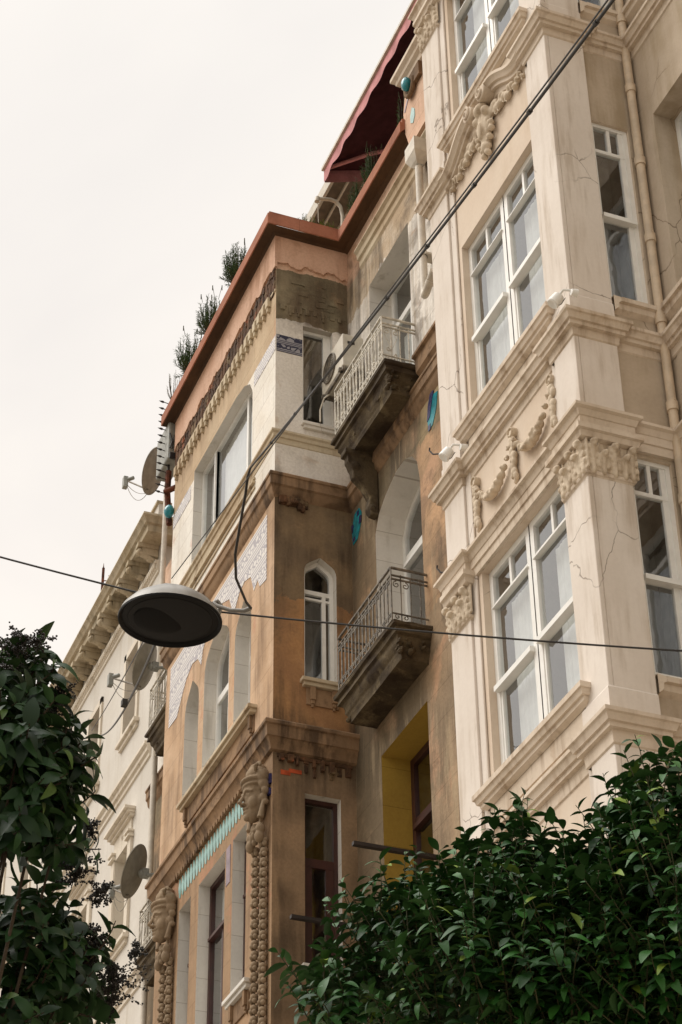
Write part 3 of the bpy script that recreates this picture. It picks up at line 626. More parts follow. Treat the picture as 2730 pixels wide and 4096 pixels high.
b.pbox(FF, -24.2, -21.6, 13.90, 13.935, -.01, .03)
mk('dentil_row', b, 'trim_brown', tb)
b = B()
for (u, v, s) in ((-20.40, 17.28, 1), (-17.92, 17.35, 1)):
    pass
b.m = 0; b.prism(WW, [(-20.52, 17.06), (-20.38, 17.06), (-20.27, 17.2), (-20.22, 17.38), (-20.30, 17.50), (-20.46, 17.50), (-20.55, 17.3)], 0, .008)
b.m = 1; b.prism(WW, [(-20.55, 17.25), (-20.50, 17.25), (-20.48, 17.36), (-20.55, 17.38)], .009, .012); b.prism(WW, [(-20.31, 17.24), (-20.24, 17.24), (-20.22, 17.34), (-20.29, 17.36)], .009, .012); b.prism(WW, [(-20.51, 17.09), (-20.44, 17.09), (-20.44, 17.15), (-20.51, 17.15)], .009, .012); b.prism(WW, [(-20.37, 17.40), (-20.30, 17.40), (-20.30, 17.47), (-20.37, 17.47)], .009, .012)
mk('tile_star', b, ['tile_turq', 'tile_navy'], tb)
b = B(); b.m = 0; b.prism(WW, [(-18.10, 17.14), (-17.98, 17.14), (-17.86, 17.3), (-17.80, 17.52), (-17.92, 17.56), (-18.02, 17.40), (-18.12, 17.34)], 0, .008)
b.m = 1; b.prism(WW, [(-18.12, 17.28), (-18.04, 17.30), (-17.97, 17.46), (-17.90, 17.60), (-17.98, 17.66), (-18.07, 17.50)], .009, .014); b.prism(WW, [(-18.10, 17.12), (-18.03, 17.12), (-18.03, 17.2), (-18.10, 17.2)], .009, .012)
mk('tile_star', b, ['tile_turq', 'tile_navy'], tb)
b = B(); b.pbox(SS, 7.50, 7.62, 13.62, 13.68, 0, .006); b.pbox(SS, 7.60, 7.76, 13.66, 13.71, 0, .008)
mk('bare_brick', b, 'brickred', tb)
# front windows of the bay
P = FF
window(tb, P, w5, -.13, t=.05, cross=[(-23.50, -23.43, 18.66, 20.44), (-22.12, -22.05, 18.66, 20.4)], rail=[(-23.46, -23.43, 18.7, 20.4, .02)], curt=[(-23.4, -22.14, 18.7, 20.42), (-24.0, -23.7, 18.7, 20.42)])
window(tb, P, a2, -.17, t=.06, cross=[(-22.81, -22.76, 14.86, 16.9), (-23.24, -22.33, 16.05, 16.15)], curt=[(-23.2, -22.9, 14.9, 16.0)])
window(tb, P, a1, -.19, t=.05, cross=[(-24.08, -23.57, 16.0, 16.08)]); window(tb, P, a3, -.19, t=.05, cross=[(-22.0, -21.47, 16.0, 16.08)])
for q in (l1, l2, l3)+tuple(lo):
    u0, u1, z1, z0 = q[0][0], q[1][0], q[2][1], q[0][1]
    window(tb, P, q, -.15, 'brown_frame', t=.06, cross=[(u0+.05, u1-.05, z1-.75, z1-.67)]+([(-22.79, -22.74, z0, z1-.7)] if u1-u0 > .8 else []), rail=[(u0+.05, u1-.05, z1-.77, z1-.73, .03)], curt=[(u0+.12, u1-.1, z0, z1)] if u1-u0 > .8 else None)
window(tb, SS, s5, -.09, t=.04, cross=[(8.12, 8.18, 18.95, 20.55)], deep=1.0)
window(tb, SS, s4, -.11, t=.05, cross=[(7.85, 8.18, 16.30, 16.36), (8.08, 8.13, 15.0, 16.3), (7.85, 8.18, 16.22, 16.25)], deep=1.0)
window(tb, SS, s3, -.11, 'brown_frame', t=.05, cross=[(7.85, 8.2, 12.55, 12.66), (7.85, 7.93, 11.35, 12.6), (8.10, 8.20, 11.35, 12.6)], deep=1.0)
window(tb, SS, s2, -.11, 'brown_frame', t=.05, deep=1.0)
window(tb, WW, m5, -.32, t=.07, cross=[(-19.2, -19.1, 18.2, 20.1), (-19.75, -18.5, 20.1, 20.2)], curt=[(-19.7, -18.6, 18.3, 20.0)])
window(tb, WW, inset(m4, .0), -.36, t=.08, cross=[(-19.2, -19.08, 14.45, 16.35), (-19.72, -18.5, 16.30, 16.46)], rail=[(-19.72, -18.5, 16.28, 16.33, .03)])
window(tb, WW, m3, -.36, 'brown_frame', t=.09, cross=[(-19.72, -18.55, 12.72, 12.85), (-19.18, -19.04, 10.6, 12.75)], rail=[(-19.72, -18.55, 12.7, 12.76, .03)])
window(tb, WW, m2_, -.36, 'brown_frame', t=.09)
for z0, z1 in ((18.2, 20.85), (14.45, 17.1), (10.6, 13.6)): window(tb, WW, rect(-27.3, -26.0, z0, z1), -.28, 'brown_frame', t=.07)
# sills
def sill(P, u0, u1, z, mat='ledge', con=True, o=.10):
    b = B(); b.pbox(P, u0, u1, z-.05, z, -.02, o); b.pbox(P, u0+.03, u1-.03, z-.10, z-.05, -.02, o*.7); b.m = 1
    if con:
        b.pbox(P, u0+.08, u1-.08, z-.34, z-.10, -.02, .02)
        for c in (u0+.12, u1-.18): b.pbox(P, c, c+.07, z-.28, z-.10, -.02, .06); b.pbox(P, c+.012, c+.058, z-.33, z-.28, -.02, .045); b.pbox(P, c+.02, c+.05, z-.37, z-.33, -.02, .03)
    return mk('window_sill', b, [mat, 'trim_brown'], tb, bevel=.006)
sill(FF, -24.0, -21.15, 14.86, con=True, o=.12)
sill(SS, 7.74, 8.32, 14.96); sill(SS, 7.76, 8.32, 18.9, 'white_rev', con=False, o=.07); sill(SS, 7.74, 8.32, 11.27, 'white_rev')
sill(FF, -21.98, -21.2, 11.33, 'white_rev'); sill(FF, -23.5, -22.1, 11.08, 'white_rev'); sill(FF, -24.3, -23.5, 11.33, 'white_rev')
# carved heads with hair and turban, garlands below
def mask_head(cx, zc=13.36):
    b = B(); y = 7.30; E_ = lambda dx, dy, dz, r: b.ell((cx+dx, y+dy, zc+dz), r, nu=14, nv=10)
    E_(0, 0, 0, (.155, .15, .25)); E_(0, -.02, .10, (.15, .14, .14)); E_(0, -.045, -.17, (.085, .10, .11)); E_(0, -.11, -.23, (.045, .045, .045))     # skull, brow, jaw, chin
    for s_ in (-1, 1):
        E_(s_*.085, -.06, -.06, (.065, .07, .09)); b.tube([(cx+s_*.02, y-.155, zc+.065), (cx+s_*.07, y-.15, zc+.09), (cx+s_*.125, y-.09, zc+.07)], .017, 8)   # cheek, eyebrow
        E_(s_*.062, -.118, .025, (.034, .022, .016)); b.tube([(cx+s_*.03, y-.135, zc+.03), (cx+s_*.062, y-.142, zc+.046), (cx+s_*.10, y-.115, zc+.028)], .008, 6); b.tube([(cx+s_*.03, y-.13, zc+.015), (cx+s_*.062, y-.135, zc+.004), (cx+s_*.095, y-.112, zc+.015)], .007, 6)
        E_(s_*.03, -.165, -.075, (.02, .025, .018))
        E_(s_*.17, .03, -.02, (.04, .05, .06)); E_(s_*.19, .05, -.08, (.03, .04, .04))
        E_(s_*.17, .02, .26, (.075, .08, .10)); b.tube([(cx+s_*(.18+.05*math.cos(t)*math.exp(-t*.1)), y-.03-.01*t, zc+.36+.06*math.sin(t)*math.exp(-t*.1)) for t in [k*.5 for k in range(14)]], .022, 7); E_(s_*.18, .03, .15, (.05, .07, .08)); E_(s_*.2, .04, .06, (.04, .05, .05))
        b.tube([(cx+s_*.19, y+.02, zc-.08), (cx+s_*.2, y, zc-.2), (cx+s_*.19, y-.01, zc-.30)], [.022, .032, .045], 9); b.tube([(cx+s_*.15, y+.01, zc-.3), (cx+s_*.12, y-.01, zc-.42), (cx+s_*.13, y, zc-.5)], [.02, .03, .04], 8)
        E_(s_*.16, 0, -.42, (.05, .06, .07)); E_(s_*.15, -.01, -.52, (.055, .06, .08))
    b.tube([(cx, y-.145, zc+.06), (cx, y-.185, zc-.02), (cx, y-.205, zc-.065)], [.018, .024, .030], 9)                                      # nose
    b.tube([(cx-.055, y-.125, zc-.128), (cx, y-.160, zc-.118), (cx+.055, y-.125, zc-.128)], .012, 7); b.tube([(cx-.045, y-.12, zc-.165), (cx, y-.15, zc-.170), (cx+.045, y-.12, zc-.165)], .014, 7)   # lips
    E_(0, 0, .23, (.17, .17, .09)); E_(0, .01, .33, (.13, .14, .13)); E_(0, .02, .42, (.09, .11, .08))                                       # turban
    b.tube([(cx+.165*math.sin(a), y-.15*math.cos(a), zc+.17) for a in [k*.3-1.5 for k in range(11)]], .022, 8); b.tube([(cx+.17*math.sin(a), y-.165*math.cos(a), zc+.235) for a in [k*.3-1.5 for k in range(11)]], .028, 8)
    E_(0, .0, -.36, (.05, .06, .07)); E_(0, -.02, -.46, (.04, .05, .05)); E_(.05, -.01, -.40, (.04, .05, .04)); E_(-.05, -.01, -.40, (.04, .05, .04)); E_(0, -.01, -.53, (.03, .04, .04))
    return carve(mk('carved_head', b, 'cornerstone', tb), .009, 1)
def garland(u, z0, z1):
    b = B(); z = z0; k = 0
    while z > z1:
        b.ell((u, 7.355, z), (.052, .05, .045), nu=9, nv=6); b.ell((u-.035, 7.35, z-.05), (.022, .035, .035), nu=7, nv=5); b.ell((u+.035, 7.35, z-.05), (.022, .035, .035), nu=7, nv=5); b.ell((u, 7.32, z-.045), (.018, .03, .03), nu=7, nv=5)
        z -= .128; k += 1
    return mk('garland', b, 'cornerstone', tb, smooth=50)
for cx in (-20.86, -24.38):
    mask_head(cx)
    for s_ in (-.14, .14): garland(cx+s_, 12.80, 8.2)
    b = B(); b.box(cx-.06, cx+.06, 7.37, 7.402, 8.2, 12.75); mk('pilaster_strip', b, 'cornerstone', tb, bevel=.01)
for q, mm in (((-20.66, -20.60, 13.50, 13.62, 0, .03), 'tile_navy'), ((-20.68, -20.62, 13.36, 13.44, 0, .03), 'tile_navy'), ((-21.22, -21.12, 13.05, 13.2, 0, .01), 'mauve'), ((-22.2, -22.05, 12.9, 13.4, 0, .006), 'mauve')): b = B(); b.pbox(FF, *q); mk('tile_inlay', b, mm, tb)
# corbel stone fragments under the lower cornice on the side
b = B(); random.seed(5)
for k in range(9):
    y = 7.47+k*.105; b.pbox(SS, y, y+random.uniform(.03, .08), 13.74+random.uniform(-.04, .08), 13.88, -.01, random.uniform(.01, .06)); (b.pbox(SS, y+.01, y+.05, random.uniform(13.64, 13.74), 13.80, -.01, .02) if k in (3, 4, 6, 8) else None)
b.pbox(SS, 7.45, 8.40, 13.84, 13.89, -.01, .02); mk('broken_corbel', b, 'rough', tb, bevel=.006); b = B(); b.pbox(SS, 7.45, 7.85, 17.5, 17.62, -.01, .02)
for k in range(7):
    y = 7.45+.05*k; b.pbox(SS, y, y+.05, 17.42+random.uniform(0, .1), 17.62, -.01, random.uniform(.03, .09))
mk('broken_corbel', b, 'rough', tb, bevel=.006)
# scroll bracket under the upper balcony
b = B(); x_ = -19.72; sidep = side(x_)
b.prism(sidep, [(8.44, 17.86), (8.04, 17.86), (8.04, 17.70), (8.10, 17.58), (8.12, 17.48), (8.24, 17.36), (8.33, 17.2), (8.31, 17.06), (8.35, 16.96), (8.44, 16.95)], -.065, .065)
for xx in (-.07, .07): b.ell((x_+xx, 8.14, 17.64), (.02, .055, .06)); b.ell((x_+xx, 8.36, 17.04), (.02, .045, .05))
b.box(x_-.09, x_+.09, 8.0, 8.44, 17.80, 17.88); carve(mk('bracket', b, 'slab', tb), .012, 1)

# balconies --------------------------------------------------------
def scroll(b, P, u, v, s, sx=1, sy=1, r=.0085, n=14):
    b.tube([P(u+sx*s*math.exp(-t*.17)*math.sin(t), v+sy*s*(math.exp(-t*.17)*math.cos(t)-1)+0, 0) for t in [k*.5 for k in range(n)]], r, 5)
def balcony(x0, x1, zt, mat, full=True, lab=None, ht=.74, slabz=.42):
    # slab part with railing child
    y0 = 8.0; b = B()
    b.mould([(x0, YW), (x0, y0+.06), (x1, y0+.06), (x1, YW)], [(-.2, zt), (.07, zt), (.085, zt-.02), (.085, zt-.06), (.05, zt-.075), (.055, zt-.15), (.02, zt-.17), (.0, zt-.24), (-.03, zt-.30), (-.05, zt-.36), (-.06, zt-slabz)])
    b.face([(x0, YW, zt), (x1, YW, zt), (x1, y0, zt), (x0, y0, zt)]); b.face([(x0+.06, YW, zt-slabz), (x1-.06, YW, zt-slabz), (x1-.06, y0+.12, zt-slabz), (x0+.06, y0+.12, zt-slabz)])
    rnd = random.Random(int(abs(x0*zt)*10)); b.m = 0
    for k in range(20):     # broken lumps of render along the edge
        if k < 16: c = (x1-.02+rnd.uniform(-.03, .03), rnd.uniform(y0+.05, YW), zt-rnd.uniform(.14, .36))
        else: c = (rnd.uniform(x0, x1), y0+.06+rnd.uniform(-.0, .05), zt-rnd.uniform(.15, .38))
        b.ell(c, (rnd.uniform(.03, .08), rnd.uniform(.015, .035), rnd.uniform(.015, .04)), nu=7, nv=5)
    sl = mk('balcony', b, 'slab', tb, smooth=30, label=lab)
    md = sl.modifiers.new('sub', 'SUBSURF'); md.subdivision_type = 'SIMPLE'; md.levels = md.render_levels = 2
    tx = bpy.data.textures.new('crumble', 'CLOUDS'); tx.noise_scale = .09; tx.noise_depth = 3
    dp = sl.modifiers.new('crumble', 'DISPLACE'); dp.texture = tx; dp.strength = .07; dp.texture_coords = 'GLOBAL'; dp.mid_level = .5
    b = B(); PF = front(y0+.0); PS = side(x1-.02); z0 = zt+.03; z1 = zt+ht
    for z, r in ((z1, .014), (z1-.10, .011), (z1-.15, .011), (z0, .010), (z0+.10, .009)):
        pts = [(x0+.02, YW, z), (x0+.02, y0, z), (x1-.02, y0, z), (x1-.02, YW, z)]
        for a, c in zip(pts, pts[1:]):
            d = (Vector(c)-Vector(a)).normalized(); n_ = Vector((d.y, -d.x, 0)); A = Vector(a); Cc = Vector(c)
            bb = [A+n_*r+Vector((0, 0, -r*.7)), A-n_*r+Vector((0, 0, -r*.7)), A-n_*r+Vector((0, 0, r*.7)), A+n_*r+Vector((0, 0, r*.7))]; ee = [v+(Cc-A) for v in bb]
            b.add(bb+ee, [(0, 1, 5, 4), (1, 2, 6, 5), (2, 3, 7, 6), (3, 0, 4, 7), (0, 3, 2, 1), (4, 5, 6, 7)])
    nb = 15
    for k in range(nb+1):
        u = x0+.02+(x1-x0-.04)*k/nb; top = z1 if k % 3 == 0 else z1-.10
        b.tube([PF(u, z0, 0), PF(u, top, 0)], .011, 5)
        if k < nb:
            uc = u+(x1-x0)/nb/2; s = .022
            for sx in (-1, 1): scroll(b, PF, uc+sx*.012, z1-.16, s, sx); 
            for sx in (-1, 1): scroll(b, PF, uc+sx*.010, z0+.095, .018, sx)
            if full and k % 2 == 0:
                b.tube([PF(uc-.07, z1-.17, .0), PF(uc+.0, z0+.18, .01), PF(uc+.07, z1-.17, 0)], .006, 5); scroll(b, PF, uc+.02, z0+.2, .03, 1); scroll(b, PF, uc-.02, z0+.2, .03, -1)
    for k in range(4):
        v = y0+.12*k; 
        b.tube([PS(v, z0, 0), PS(v, z1-.08 if k % 2 else z1-.1, 0)], .0085, 5)
        c2 = v+.06
    for sx in (-1, 1): scroll(b, PS, y0+.12+sx*.055, z1-.17, .05, sx, r=.007, n=16); scroll(b, PS, y0+.12+sx*.05, z0+.095, .035, sx, r=.007)
    if full: b.tube([PS(y0+.02, z1-.24, .0), PS(y0+.13, z0+.2, .0), PS(y0+.22, z1-.24, 0)], .006, 5); scroll(b, PS, y0+.09, z0+.24, .035, -1); scroll(b, PS, y0+.17, z0+.15, .03, 1)
    if full:
        for sg in (-1,): pass
    mk('railing', b, mat, sl)
balcony(-19.98, -18.36, 18.28, 'iron_white', lab='upper balcony with white scrolled railing')
balcony(-19.98, -18.32, 14.48, 'iron_grey', full=False, lab='lower balcony with worn grey railing')
balcony(-28.0, -26.0, 18.28, 'iron_white'); balcony(-28.0, -26.0, 14.48, 'iron_white')
b = B(); balcony(-19.98, -18.36, 10.2, 'iron_dark', full=False)
# iron bars reaching out below
b = B(); b.box(-18.42, -18.36, 7.5, 8.45, 11.66, 11.70); mk('flag_bar', b, 'iron_dark', tb)
b = B(); b.box(-20.05, -19.99, 7.42, 8.45, 11.54, 11.58); mk('flag_bar', b, 'iron_dark', tb)
# drainpipe with hopper
b = B(); b.tube([(-17.72, 8.30, 21.1), (-17.72, 8.30, 19.0), (-17.70, 8.29, 18.9), (-17.62, 8.27, 18.86), (-17.30, 8.24, 18.95)], .05, 14)
for z in (20.3, 19.55): b.tube([(-17.72, 8.30, z), (-17.72, 8.30, z+.06)], .06, 14); b.box(-17.8, -17.64, 8.3, 8.45, z, z+.03)
b.tube([(-17.48, 8.26, 18.89), (-17.42, 8.255, 18.905)], .062, 14)
hop = [(.14, .22), (.15, .24), (.15, .02), (.09, -.10), (.055, -.14)]
for (r0, h0), (r1, h1) in zip(hop, hop[1:]):
    v = [(-17.72+sx*r, 8.30+sy*r*.8, 21.25+h) for r, h in ((r0, h0), (r1, h1)) for sx, sy in ((-1, -1), (1, -1), (1, 1), (-1, 1))]
    b.add(v, [(i, (i+1) % 4, 4+(i+1) % 4, 4+i) for i in range(4)])
mk('drainpipe', b, 'pipe', tb, smooth=35)
b = B(); b.tube([(-28.62, 8.30, 0), (-28.62, 8.30, 23.6)], .045, 12)
mk('drainpipe', b, 'pipe', tb, smooth=40)
b = B(); b.tube([(-28.25, 8.2, 0), (-28.25, 8.2, 18.0)], .045, 12); mk('drainpipe', b, 'pipe', tb, smooth=40)
b = B(); b.tube([(-25.3, 7.36, 21.3), (-25.32, 7.36, 20.9), (-25.28, 7.4, 20.3)], .05, 8); b.tube([(-25.25, 7.30, 20.86), (-25.07, 7.42, 20.86)], .045, 12); mk('rusty_post', b, ['rust'], tb)
b = B(); b.ell((-25.12, 7.34, 20.42), (.10, .08, .11)); mk('glazed_ball', b, 'tile_turq', tb, smooth=60)
# gable ornament on the parapet at right
GP = front(8.32); g = [(-18.12, 22.1), (-18.16, 22.5), (-18.10, 22.75), (-18.02, 22.95), (-15.6, 22.95), (-15.6, 21.75), (-18.0, 21.75)]
b = B(); b.prism(GP, g, -.13, .0); mk('parapet_gable', b, 'bay_front', tb, bevel=.01)
trim('gable_cornice', [(-18.05, 8.45), (-18.05, 8.32), (XL, 8.32)], [(0, 23.16), (.16, 23.14), (.16, 23.08), (.11, 23.04), (.10, 22.99), (.05, 22.96), (.04, 22.88), (0, 22.86)], 'cream_trim', tb)
b = B(); b.ell((-17.82, 8.22, 22.70), (.075, .07, .12), nu=16, nv=12); mk('glazed_ball', b, 'tile_turq', tb, smooth=60)
b = B(); b.tube([(-17.95+.13*(1-math.cos(t)), 8.27, 22.72-.2*math.sin(t)) for t in [k*.4 for k in range(9)]], .035, 8); b.pbox(front(8.32), -17.95, -17.5, 22.62, 22.86, 0, .06); mk('ball_bracket', b, 'trim_brown', tb, smooth=50)
b = B(); b.prism(front(8.32), [(-17.86, 22.05), (-17.80, 22.14), (-17.80, 22.26), (-17.88, 22.36), (-17.94, 22.24), (-17.94, 22.12)], 0, .008); mk('tile_inlay', b, 'tile_pale', tb)
b = B(); b.prism(front(8.32), [(-18.13, 22.50), (-18.10, 22.48), (-17.98, 22.62), (-18.0, 22.66)], 0, .008); mk('tile_inlay', b, 'mauve', tb)

# roof terrace -----------------------------------------------------
b = B()
for y, z, dz, yy in ((8.9, 25.40, .16, .05), (9.15, 25.30, .05, .03), (9.42, 25.38, .06, .05)): b.box(-30, -16, y, y+yy, z-dz, z)
b.box(-30, -16, 8.93, 9.6, 25.42, 25.55)
b.m = 1; b.box(-30, -16, 9.6, 9.66, 24.3, 25.42); b.box(-30, -16, 8.96, 9.58, 25.36, 25.41)
mk('terrace_roof', b, ['terrace', 'terrace_dark'], tb)
b = B()
for x in (-27, -24.6, -22.6, -20.6, -18.6): b.box(x, x+.07, 9.50, 9.57, 22.05, 25.36)
b.box(-30, -16, 9.50, 9.56, 22.3, 22.4); mk('terrace_frame', b, 'frame', tb)
b = B(); b.face([(-30, 9.54, 22.05), (-16, 9.54, 22.05), (-16, 9.54, 25.36), (-30, 9.54, 25.36)]); mk('glass_pane', b, 'glass', tb)
b = B(); room(b, front(9.6), -30, -16, 22.06, 25.3, -.0, -3); mk('terrace_room', b, 'interior', tb)
# awning
b = B(); n = 40
def sagz(t): return 0
ya, za, yb, zb_ = 8.18, 23.77, 9.05, 24.09
X0a, X1a = -20.7, -15.6
for (dz) in (0, .012):
    b.face([(X0a, ya, za+dz), (X1a, ya, za+dz), (X1a, yb, zb_+dz), (X0a, yb, zb_+dz)])
mk('awning_canopy', b, 'awning', tb)
b = B(); vs = []
for i in range(n*2+1):
    x = X0a+(X1a-X0a)*i/(n*2); d = .22+.014*math.cos(i*math.pi/4)+.008*math.sin(i*.9); vs += [(x, ya-.01, za), (x, ya-.012+.012*math.sin(i*.8), za-d)]
b.add(vs, [(2*i, 2*i+2, 2*i+3, 2*i+1) for i in range(n*2)])
v2 = [(X0a, ya, za), (X0a, yb, zb_), (X0a, yb, zb_-.22), (X0a, ya, za-.24)]; b.face(v2)
mk('awning_valance', b, 'valance', tb)
b = B(); b.box(X0a-.02, X1a, ya-.045, ya, za, za+.05); mk('awning_bar', b, 'terrace', tb)
b = B(); b.tube([(X0a+.10, ya+.02, za-.03), (X0a+.45, 8.7, za+.10), (X0a+.55, yb, zb_-.08)], .03, 8); mk('awning_arm', b, 'valance', tb)
b = B(); X = -20.5
b.tube([(X, 8.36, 22.2), (X, 8.37, 22.75), (X, 8.34, 22.92), (X, 8.27, 23.0), (X, 8.18, 23.01), (X, 7.98, 22.96)], .028, 10); b.tube([(X, 7.99, 22.98), (X, 7.98, 22.90)], .038, 10); b.tube([(X, 7.99, 22.95), (X, 8.0, 22.5)], .006, 5)
mk('bent_pipe', b, 'terrace', tb, smooth=50)

# ================================================================== pale building (left)
pb = thing('apartment_building', 'pale rendered building with heavy bracketed cornice, farthest on the left', 'building', (-38, 9, 0))
XR = -29.35; WP = front(8.45)
rows = [(19.88, 21.48), (15.95, 17.56), (12.0, 13.6), (8.0, 9.6)]
cols = [-30.72-2.38*k for k in range(8)]
hs = [rect(c-.36, c+.36, a, z) for c in cols for a, z in rows]
b = B(); b.sheet(WP, rect(-52, XR+.08, 0, 23.2), hs, [.22]*len(hs), [1]*len(hs)); b.m = 0
b.face([(-52, 8.45, 23.2), (XR, 8.45, 23.2), (XR, 14, 23.2), (-52, 14, 23.2)]); b.face([(XR, 8.46, 0), (XR, 14, 0), (XR, 14, 23.2), (XR, 8.46, 23.2)]); b.face([(-52, 8.45, 0), (-52, 14, 0), (-52, 14, 23.2), (-52, 8.45, 23.2)])
mk('wall', b, ['white_bldg', 'white_trim'], pb)
trim('cornice', [(-52, 8.45), (XR, 8.45), (XR, 8.9)], [(0, 23.18), (.45, 23.15), (.46, 23.10), (.42, 23.06), (.39, 22.99), (.34, 22.97), (.33, 22.85), (.30, 22.84), (0, 22.84)], 'white_cornice', pb)
trim('architrave', [(-52, 8.45), (XR, 8.45)], [(0, 22.52), (.08, 22.51), (.08, 22.46), (.05, 22.45), (.05, 22.34), (.03, 22.33), (.03, 22.27), (0, 22.26)], 'white_trim', pb)
b = B(); x = XR-.05
while x > -46: b.box(x-.045, x, 8.36, 8.41, 22.37, 22.45); x -= .085
b.box(-46, XR-.05, 8.395, 8.412, 22.36, 22.452)
mk('dentil_row', b, 'white_trim', pb)
for k in range(28):
    xm = XR-.12-.60*k
    b = B(); b.tube([(xm, 8.12, 22.74), (xm, 8.11, 22.66), (xm, 8.2, 22.62), (xm, 8.32, 22.58), (xm, 8.38, 22.55)], [.04, .055, .05, .05, .04], 8); b.box(xm-.075, xm+.075, 8.06, 8.44, 22.76, 22.85); b.ell((xm, 8.09, 22.66), (.06, .045, .06)); b.ell((xm, 8.3, 22.54), (.04, .06, .03)); b.box(xm-.05, xm+.05, 8.15, 8.44, 22.62, 22.78)
    mk('modillion', b, 'white_cornice', pb, smooth=50)
b = B(); b.box(-52, -29.75, 8.5, 8.7, 23.15, 24.02); b.m = 1; b.box(-52, -29.73, 8.46, 8.74, 24.02, 24.07); mk('parapet', b, ['white_bldg', 'white_cornice'], pb)
for zc in (18.92, 14.95, 11.0): trim('string_course', [(-52, 8.45), (XR, 8.45)], [(0, zc+.02), (.12, zc), (.12, zc-.05), (.07, zc-.08), (.07, zc-.16), (.03, zc-.18), (.03, zc-.26), (0, zc-.27)], 'white_trim', pb)
for c in cols:
    for i, (a, z) in enumerate(rows):
        P = WP; u0, u1 = c-.36, c+.36
        window(pb, P, rect(u0, u1, a, z), -.18, 'brown_frame' if i == 0 else 'frame', t=.05, cross=[(c-.025, c+.025, a, z-.45), (u0+.04, u1-.04, z-.47, z-.42)], curt=None if i == 0 else [(u0+.1, u1-.1, a, z)])
        b = B()
        for q in (rect(u0-.12, u0-.002, a-.05, z+.12), rect(u1+.002, u1+.12, a-.05, z+.12), rect(u0-.12, u1+.12, z+.003, z+.12)): b.prism(P, q, 0, .035)
        b.pbox(P, u0-.2, u1+.2, a-.12, a-.05, 0, .10); b.pbox(P, u0-.15, u1+.15, a-.2, a-.12, 0, .05)
        if i > 0:
            b.pbox(P, u0-.13, u1+.13, z+.12, z+.42, 0, .03)
            for (u_a, u_b) in ((u0-.20, u0-.02), (u1+.02, u1+.20)):
                b.pbox(P, u_a, u_b, a-.05, z+.02, 0, .05); b.pbox(P, u_a-.03, u_b+.03, z+.02, z+.06, 0, .10); b.pbox(P, u_a-.01, u_b+.01, z+.06, z+.11, 0, .07); b.pbox(P, u_a-.03, u_b+.03, z+.11, z+.15, 0, .11)
            for k, (o, h) in enumerate(((.08, .40), (.13, .45), (.19, .50))): b.pbox(P, u0-.22-.02*k, u1+.22+.02*k, z+h, z+h+.055, 0, o)
            b.tube([P(c+.05*math.sin(t)*math.exp(-t*.1), z+.26+.05*math.cos(t)*math.exp(-t*.1), .035) for t in [k*.5 for k in range(14)]], .008, 5)
        mk('window_surround', b, 'white_trim', pb, bevel=.005)
# antenna post on its roof
t = thing('antenna_mast', 'thin rusty mast with hooks standing behind the pale cornice', 'mast', (-33.84, 8.6, 23.15))
b = B(); b.tube([(-33.84, 8.6, 23.2), (-33.84, 8.6, 25.25)], .028, 8); b.tube([(-33.84, 8.6, 25.2), (-33.84, 8.6, 25.36)], [.02, .004], 6); mk('pole', b, 'rust', t)
for z in (25.05, 24.6): b = B(); b.tube([(-33.84, 8.6, z-.1), (-33.78, 8.68, z-.12), (-33.76, 8.72, z-.06), (-33.77, 8.7, z)], .012, 6); mk('hook', b, 'rust', t)

# ================================================================== fittings
t = thing('air_conditioner', 'cream air conditioner outdoor unit beside the white balcony railing', 'air conditioner', (-20.12, 8.2, 19.3))
b = B(); b.box(-20.5, -19.75, 8.03, 8.33, 19.32, 19.86); mk('casing', b, 'ac', t, bevel=.015)
b = B(); b.lathe((-20.2, 8.029, 19.6), (0, -1, 0), [(.215, 0), (.215, .02), (.2, .025), (.2, .01)], 32)
for k in range(9): b.lathe((-20.2, 8.027, 19.6), (0, -1, 0), [(.02+.022*k, 0), (.02+.022*k, .010), (.027+.022*k, .010), (.027+.022*k, 0)], 28)
mk('fan_grille', b, 'iron_grey', t)
b = B(); b.box(-20.45, -20.4, 8.0, 8.45, 19.26, 19.31); b.box(-19.85, -19.8, 8.0, 8.45, 19.26, 19.31); b.box(-20.5, -19.75, 8.03, 8.06, 19.26, 19.30); mk('bracket', b, 'iron_grey', t)
b = B(); b.box(-19.748, -19.742, 8.10, 8.2, 19.70, 19.74); mk('vent', b, 'black', t)
b = B(); b.tube([(-20.3, 8.1, 19.3), (-20.35, 8.0, 19.2), (-20.42, 7.97, 19.05), (-20.42, 7.97, 18.85)], .012, 6); mk('drain_hose', b, 'ac', t)
t = thing('metal_box', 'tall grey metal box fixed at the left edge of the bay below the red coping', 'box', (-25.4, 7.4, 21.4))
b = B(); b.box(-25.75, -25.12, 7.28, 7.52, 21.42, 22.16); mk('casing', b, 'ac_grey', t, bevel=.03)
b = B(); b.box(-25.1, -25.06, 7.3, 7.5, 21.4, 21.5); b.tube([(-25.115, 7.3, 21.9), (-25.08, 7.33, 21.72), (-25.09, 7.30, 21.6)], .012, 6); b.tube([(-25.115, 7.46, 21.95), (-25.08, 7.36, 21.85), (-25.09, 7.34, 21.6)], .01, 6); mk('cable', b, 'black', t)
t = thing('spiked_grille', 'column of dark iron spikes at the left edge of the bay', 'spikes', (-25.3, 7.35, 20.8))
b = B(); b.box(-25.32, -25.28, 7.34, 7.37, 20.8, 22.72); mk('rail', b, 'iron_dark', t)
for k in range(14):
    z = 22.62-.135*k; b = B(); b.tube([(-25.3, 7.35, z), (-25.3, 7.24, z+.015), (-25.3, 7.225, z+.017), (-25.3, 7.20, z+.02), (-25.3, 7.15, z+.025)], [.008, .007, .018, .017, .001], 6); mk('spike', b, 'iron_dark', t)
